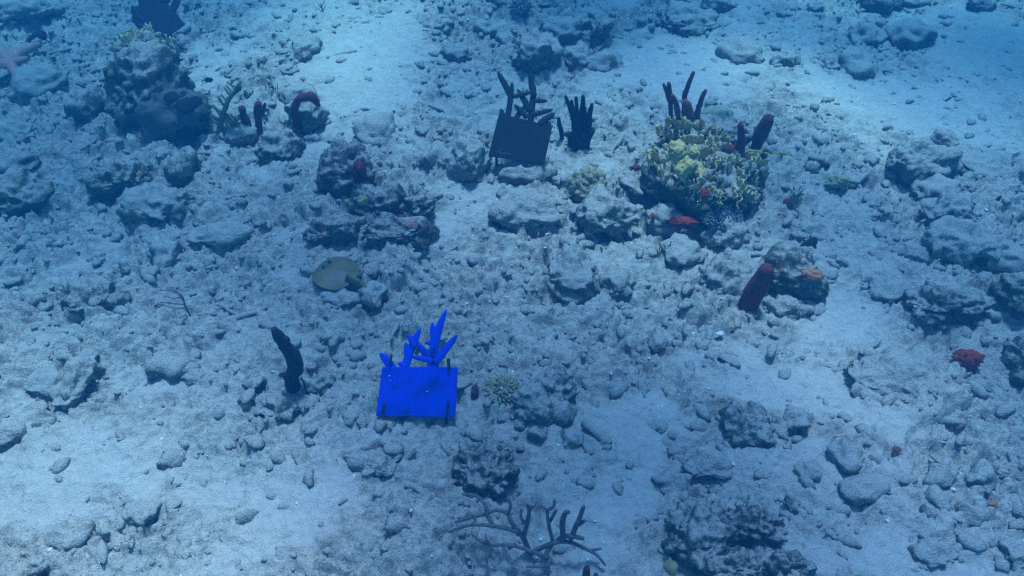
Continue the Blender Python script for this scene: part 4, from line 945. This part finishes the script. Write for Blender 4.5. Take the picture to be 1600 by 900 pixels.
x, y = spots(420, 0.8); z = ground_z(x, y, True)[0]
for i in range(min(230, len(x))):
    r = 0.016+0.03*rng.rand()**2
    o = obj('rubble_stone', SM[i % 10], None, (x[i], y[i], z[i]-r*.28)); o.scale = (r*(1+.5*rng.rand()), r*(.8+.4*rng.rand()), r*(.55+.3*rng.rand())); o.rotation_euler = (rng.rand()*.5, rng.rand()*.5, rng.rand()*6.28)
    tag(o, 'loose pale stone, fist-sized or smaller, in the coral rubble', 'stone', 'loose stones in the coral rubble')
x, y = spots(260, 0.7); z = ground_z(x, y, True)[0]
for i in range(min(90, len(x))):
    r = 0.022+0.03*rng.rand()
    o = obj('coral_finger', FM[i % 5], None, (x[i], y[i], z[i]-r*.02)); o.scale = (r*1.5, r, r*.8); o.rotation_euler = (0, rng.uniform(-.25, .25), rng.rand()*6.28)
    tag(o, 'broken finger-shaped piece of dead coral lying in the rubble', 'coral', 'broken coral fingers in the rubble')
# the rest is gravel nobody could count
base = [rock_verts(2, 500+i, 2.2, 7)[0] for i in range(14)]; bf = ico(2)[1]; nb = len(base[0])
x, y = spots(34000, 0.8); x, y = x[:9000], y[:9000]; z = ground_z(x, y, True)[0]; m_ = len(x)
r = 0.006+0.022*rng.rand(m_)**2.6; VV = np.empty((m_, nb, 3), np.float32); FF = np.empty((m_, len(bf), 3), np.int32)
for i in range(m_):
    a = rng.rand()*6.28; q = base[i % 14]*np.array([1+1.1*rng.rand(), .8+.4*rng.rand(), .5+.4*rng.rand()])*r[i]
    VV[i] = q@rot2(a).T+np.array([x[i], y[i], z[i]-r[i]*.10]); FF[i] = bf+i*nb
gvl = obj('rubble_gravel', mesh_from('rubble_gravel', VV.reshape(-1, 3), FF.reshape(-1, 3), 'rubble_mat')); gvl['kind'] = 'stuff'; gvl['label'] = 'pale coral gravel strewn between the rocks'
# white flakes of shell and coral grit
base = [rock_verts(1, 700+i, 1.0, 2)[0] for i in range(6)]; bf = ico(1)[1]; nb = len(base[0])
x, y = spots(5200, 0.35); x, y = x[:1500], y[:1500]; z = ground_z(x, y, True)[0]; m_ = len(x); VV = np.empty((m_, nb, 3), np.float32); FF = np.empty((m_, len(bf), 3), np.int32)
for i in range(m_):
    q = base[i % 6]*np.array([1+.8*rng.rand(), 1, .35])*(0.003+0.007*rng.rand()**3); VV[i] = q@rot2(rng.rand()*6.28).T+np.array([x[i], y[i], z[i]+.001]); FF[i] = bf+i*nb
grit = obj('shell_gravel', mesh_from('shell_gravel', VV.reshape(-1, 3), FF.reshape(-1, 3), 'white_shell')); grit['kind'] = 'stuff'; grit['label'] = 'white flakes of broken shell sprinkled over the sand'
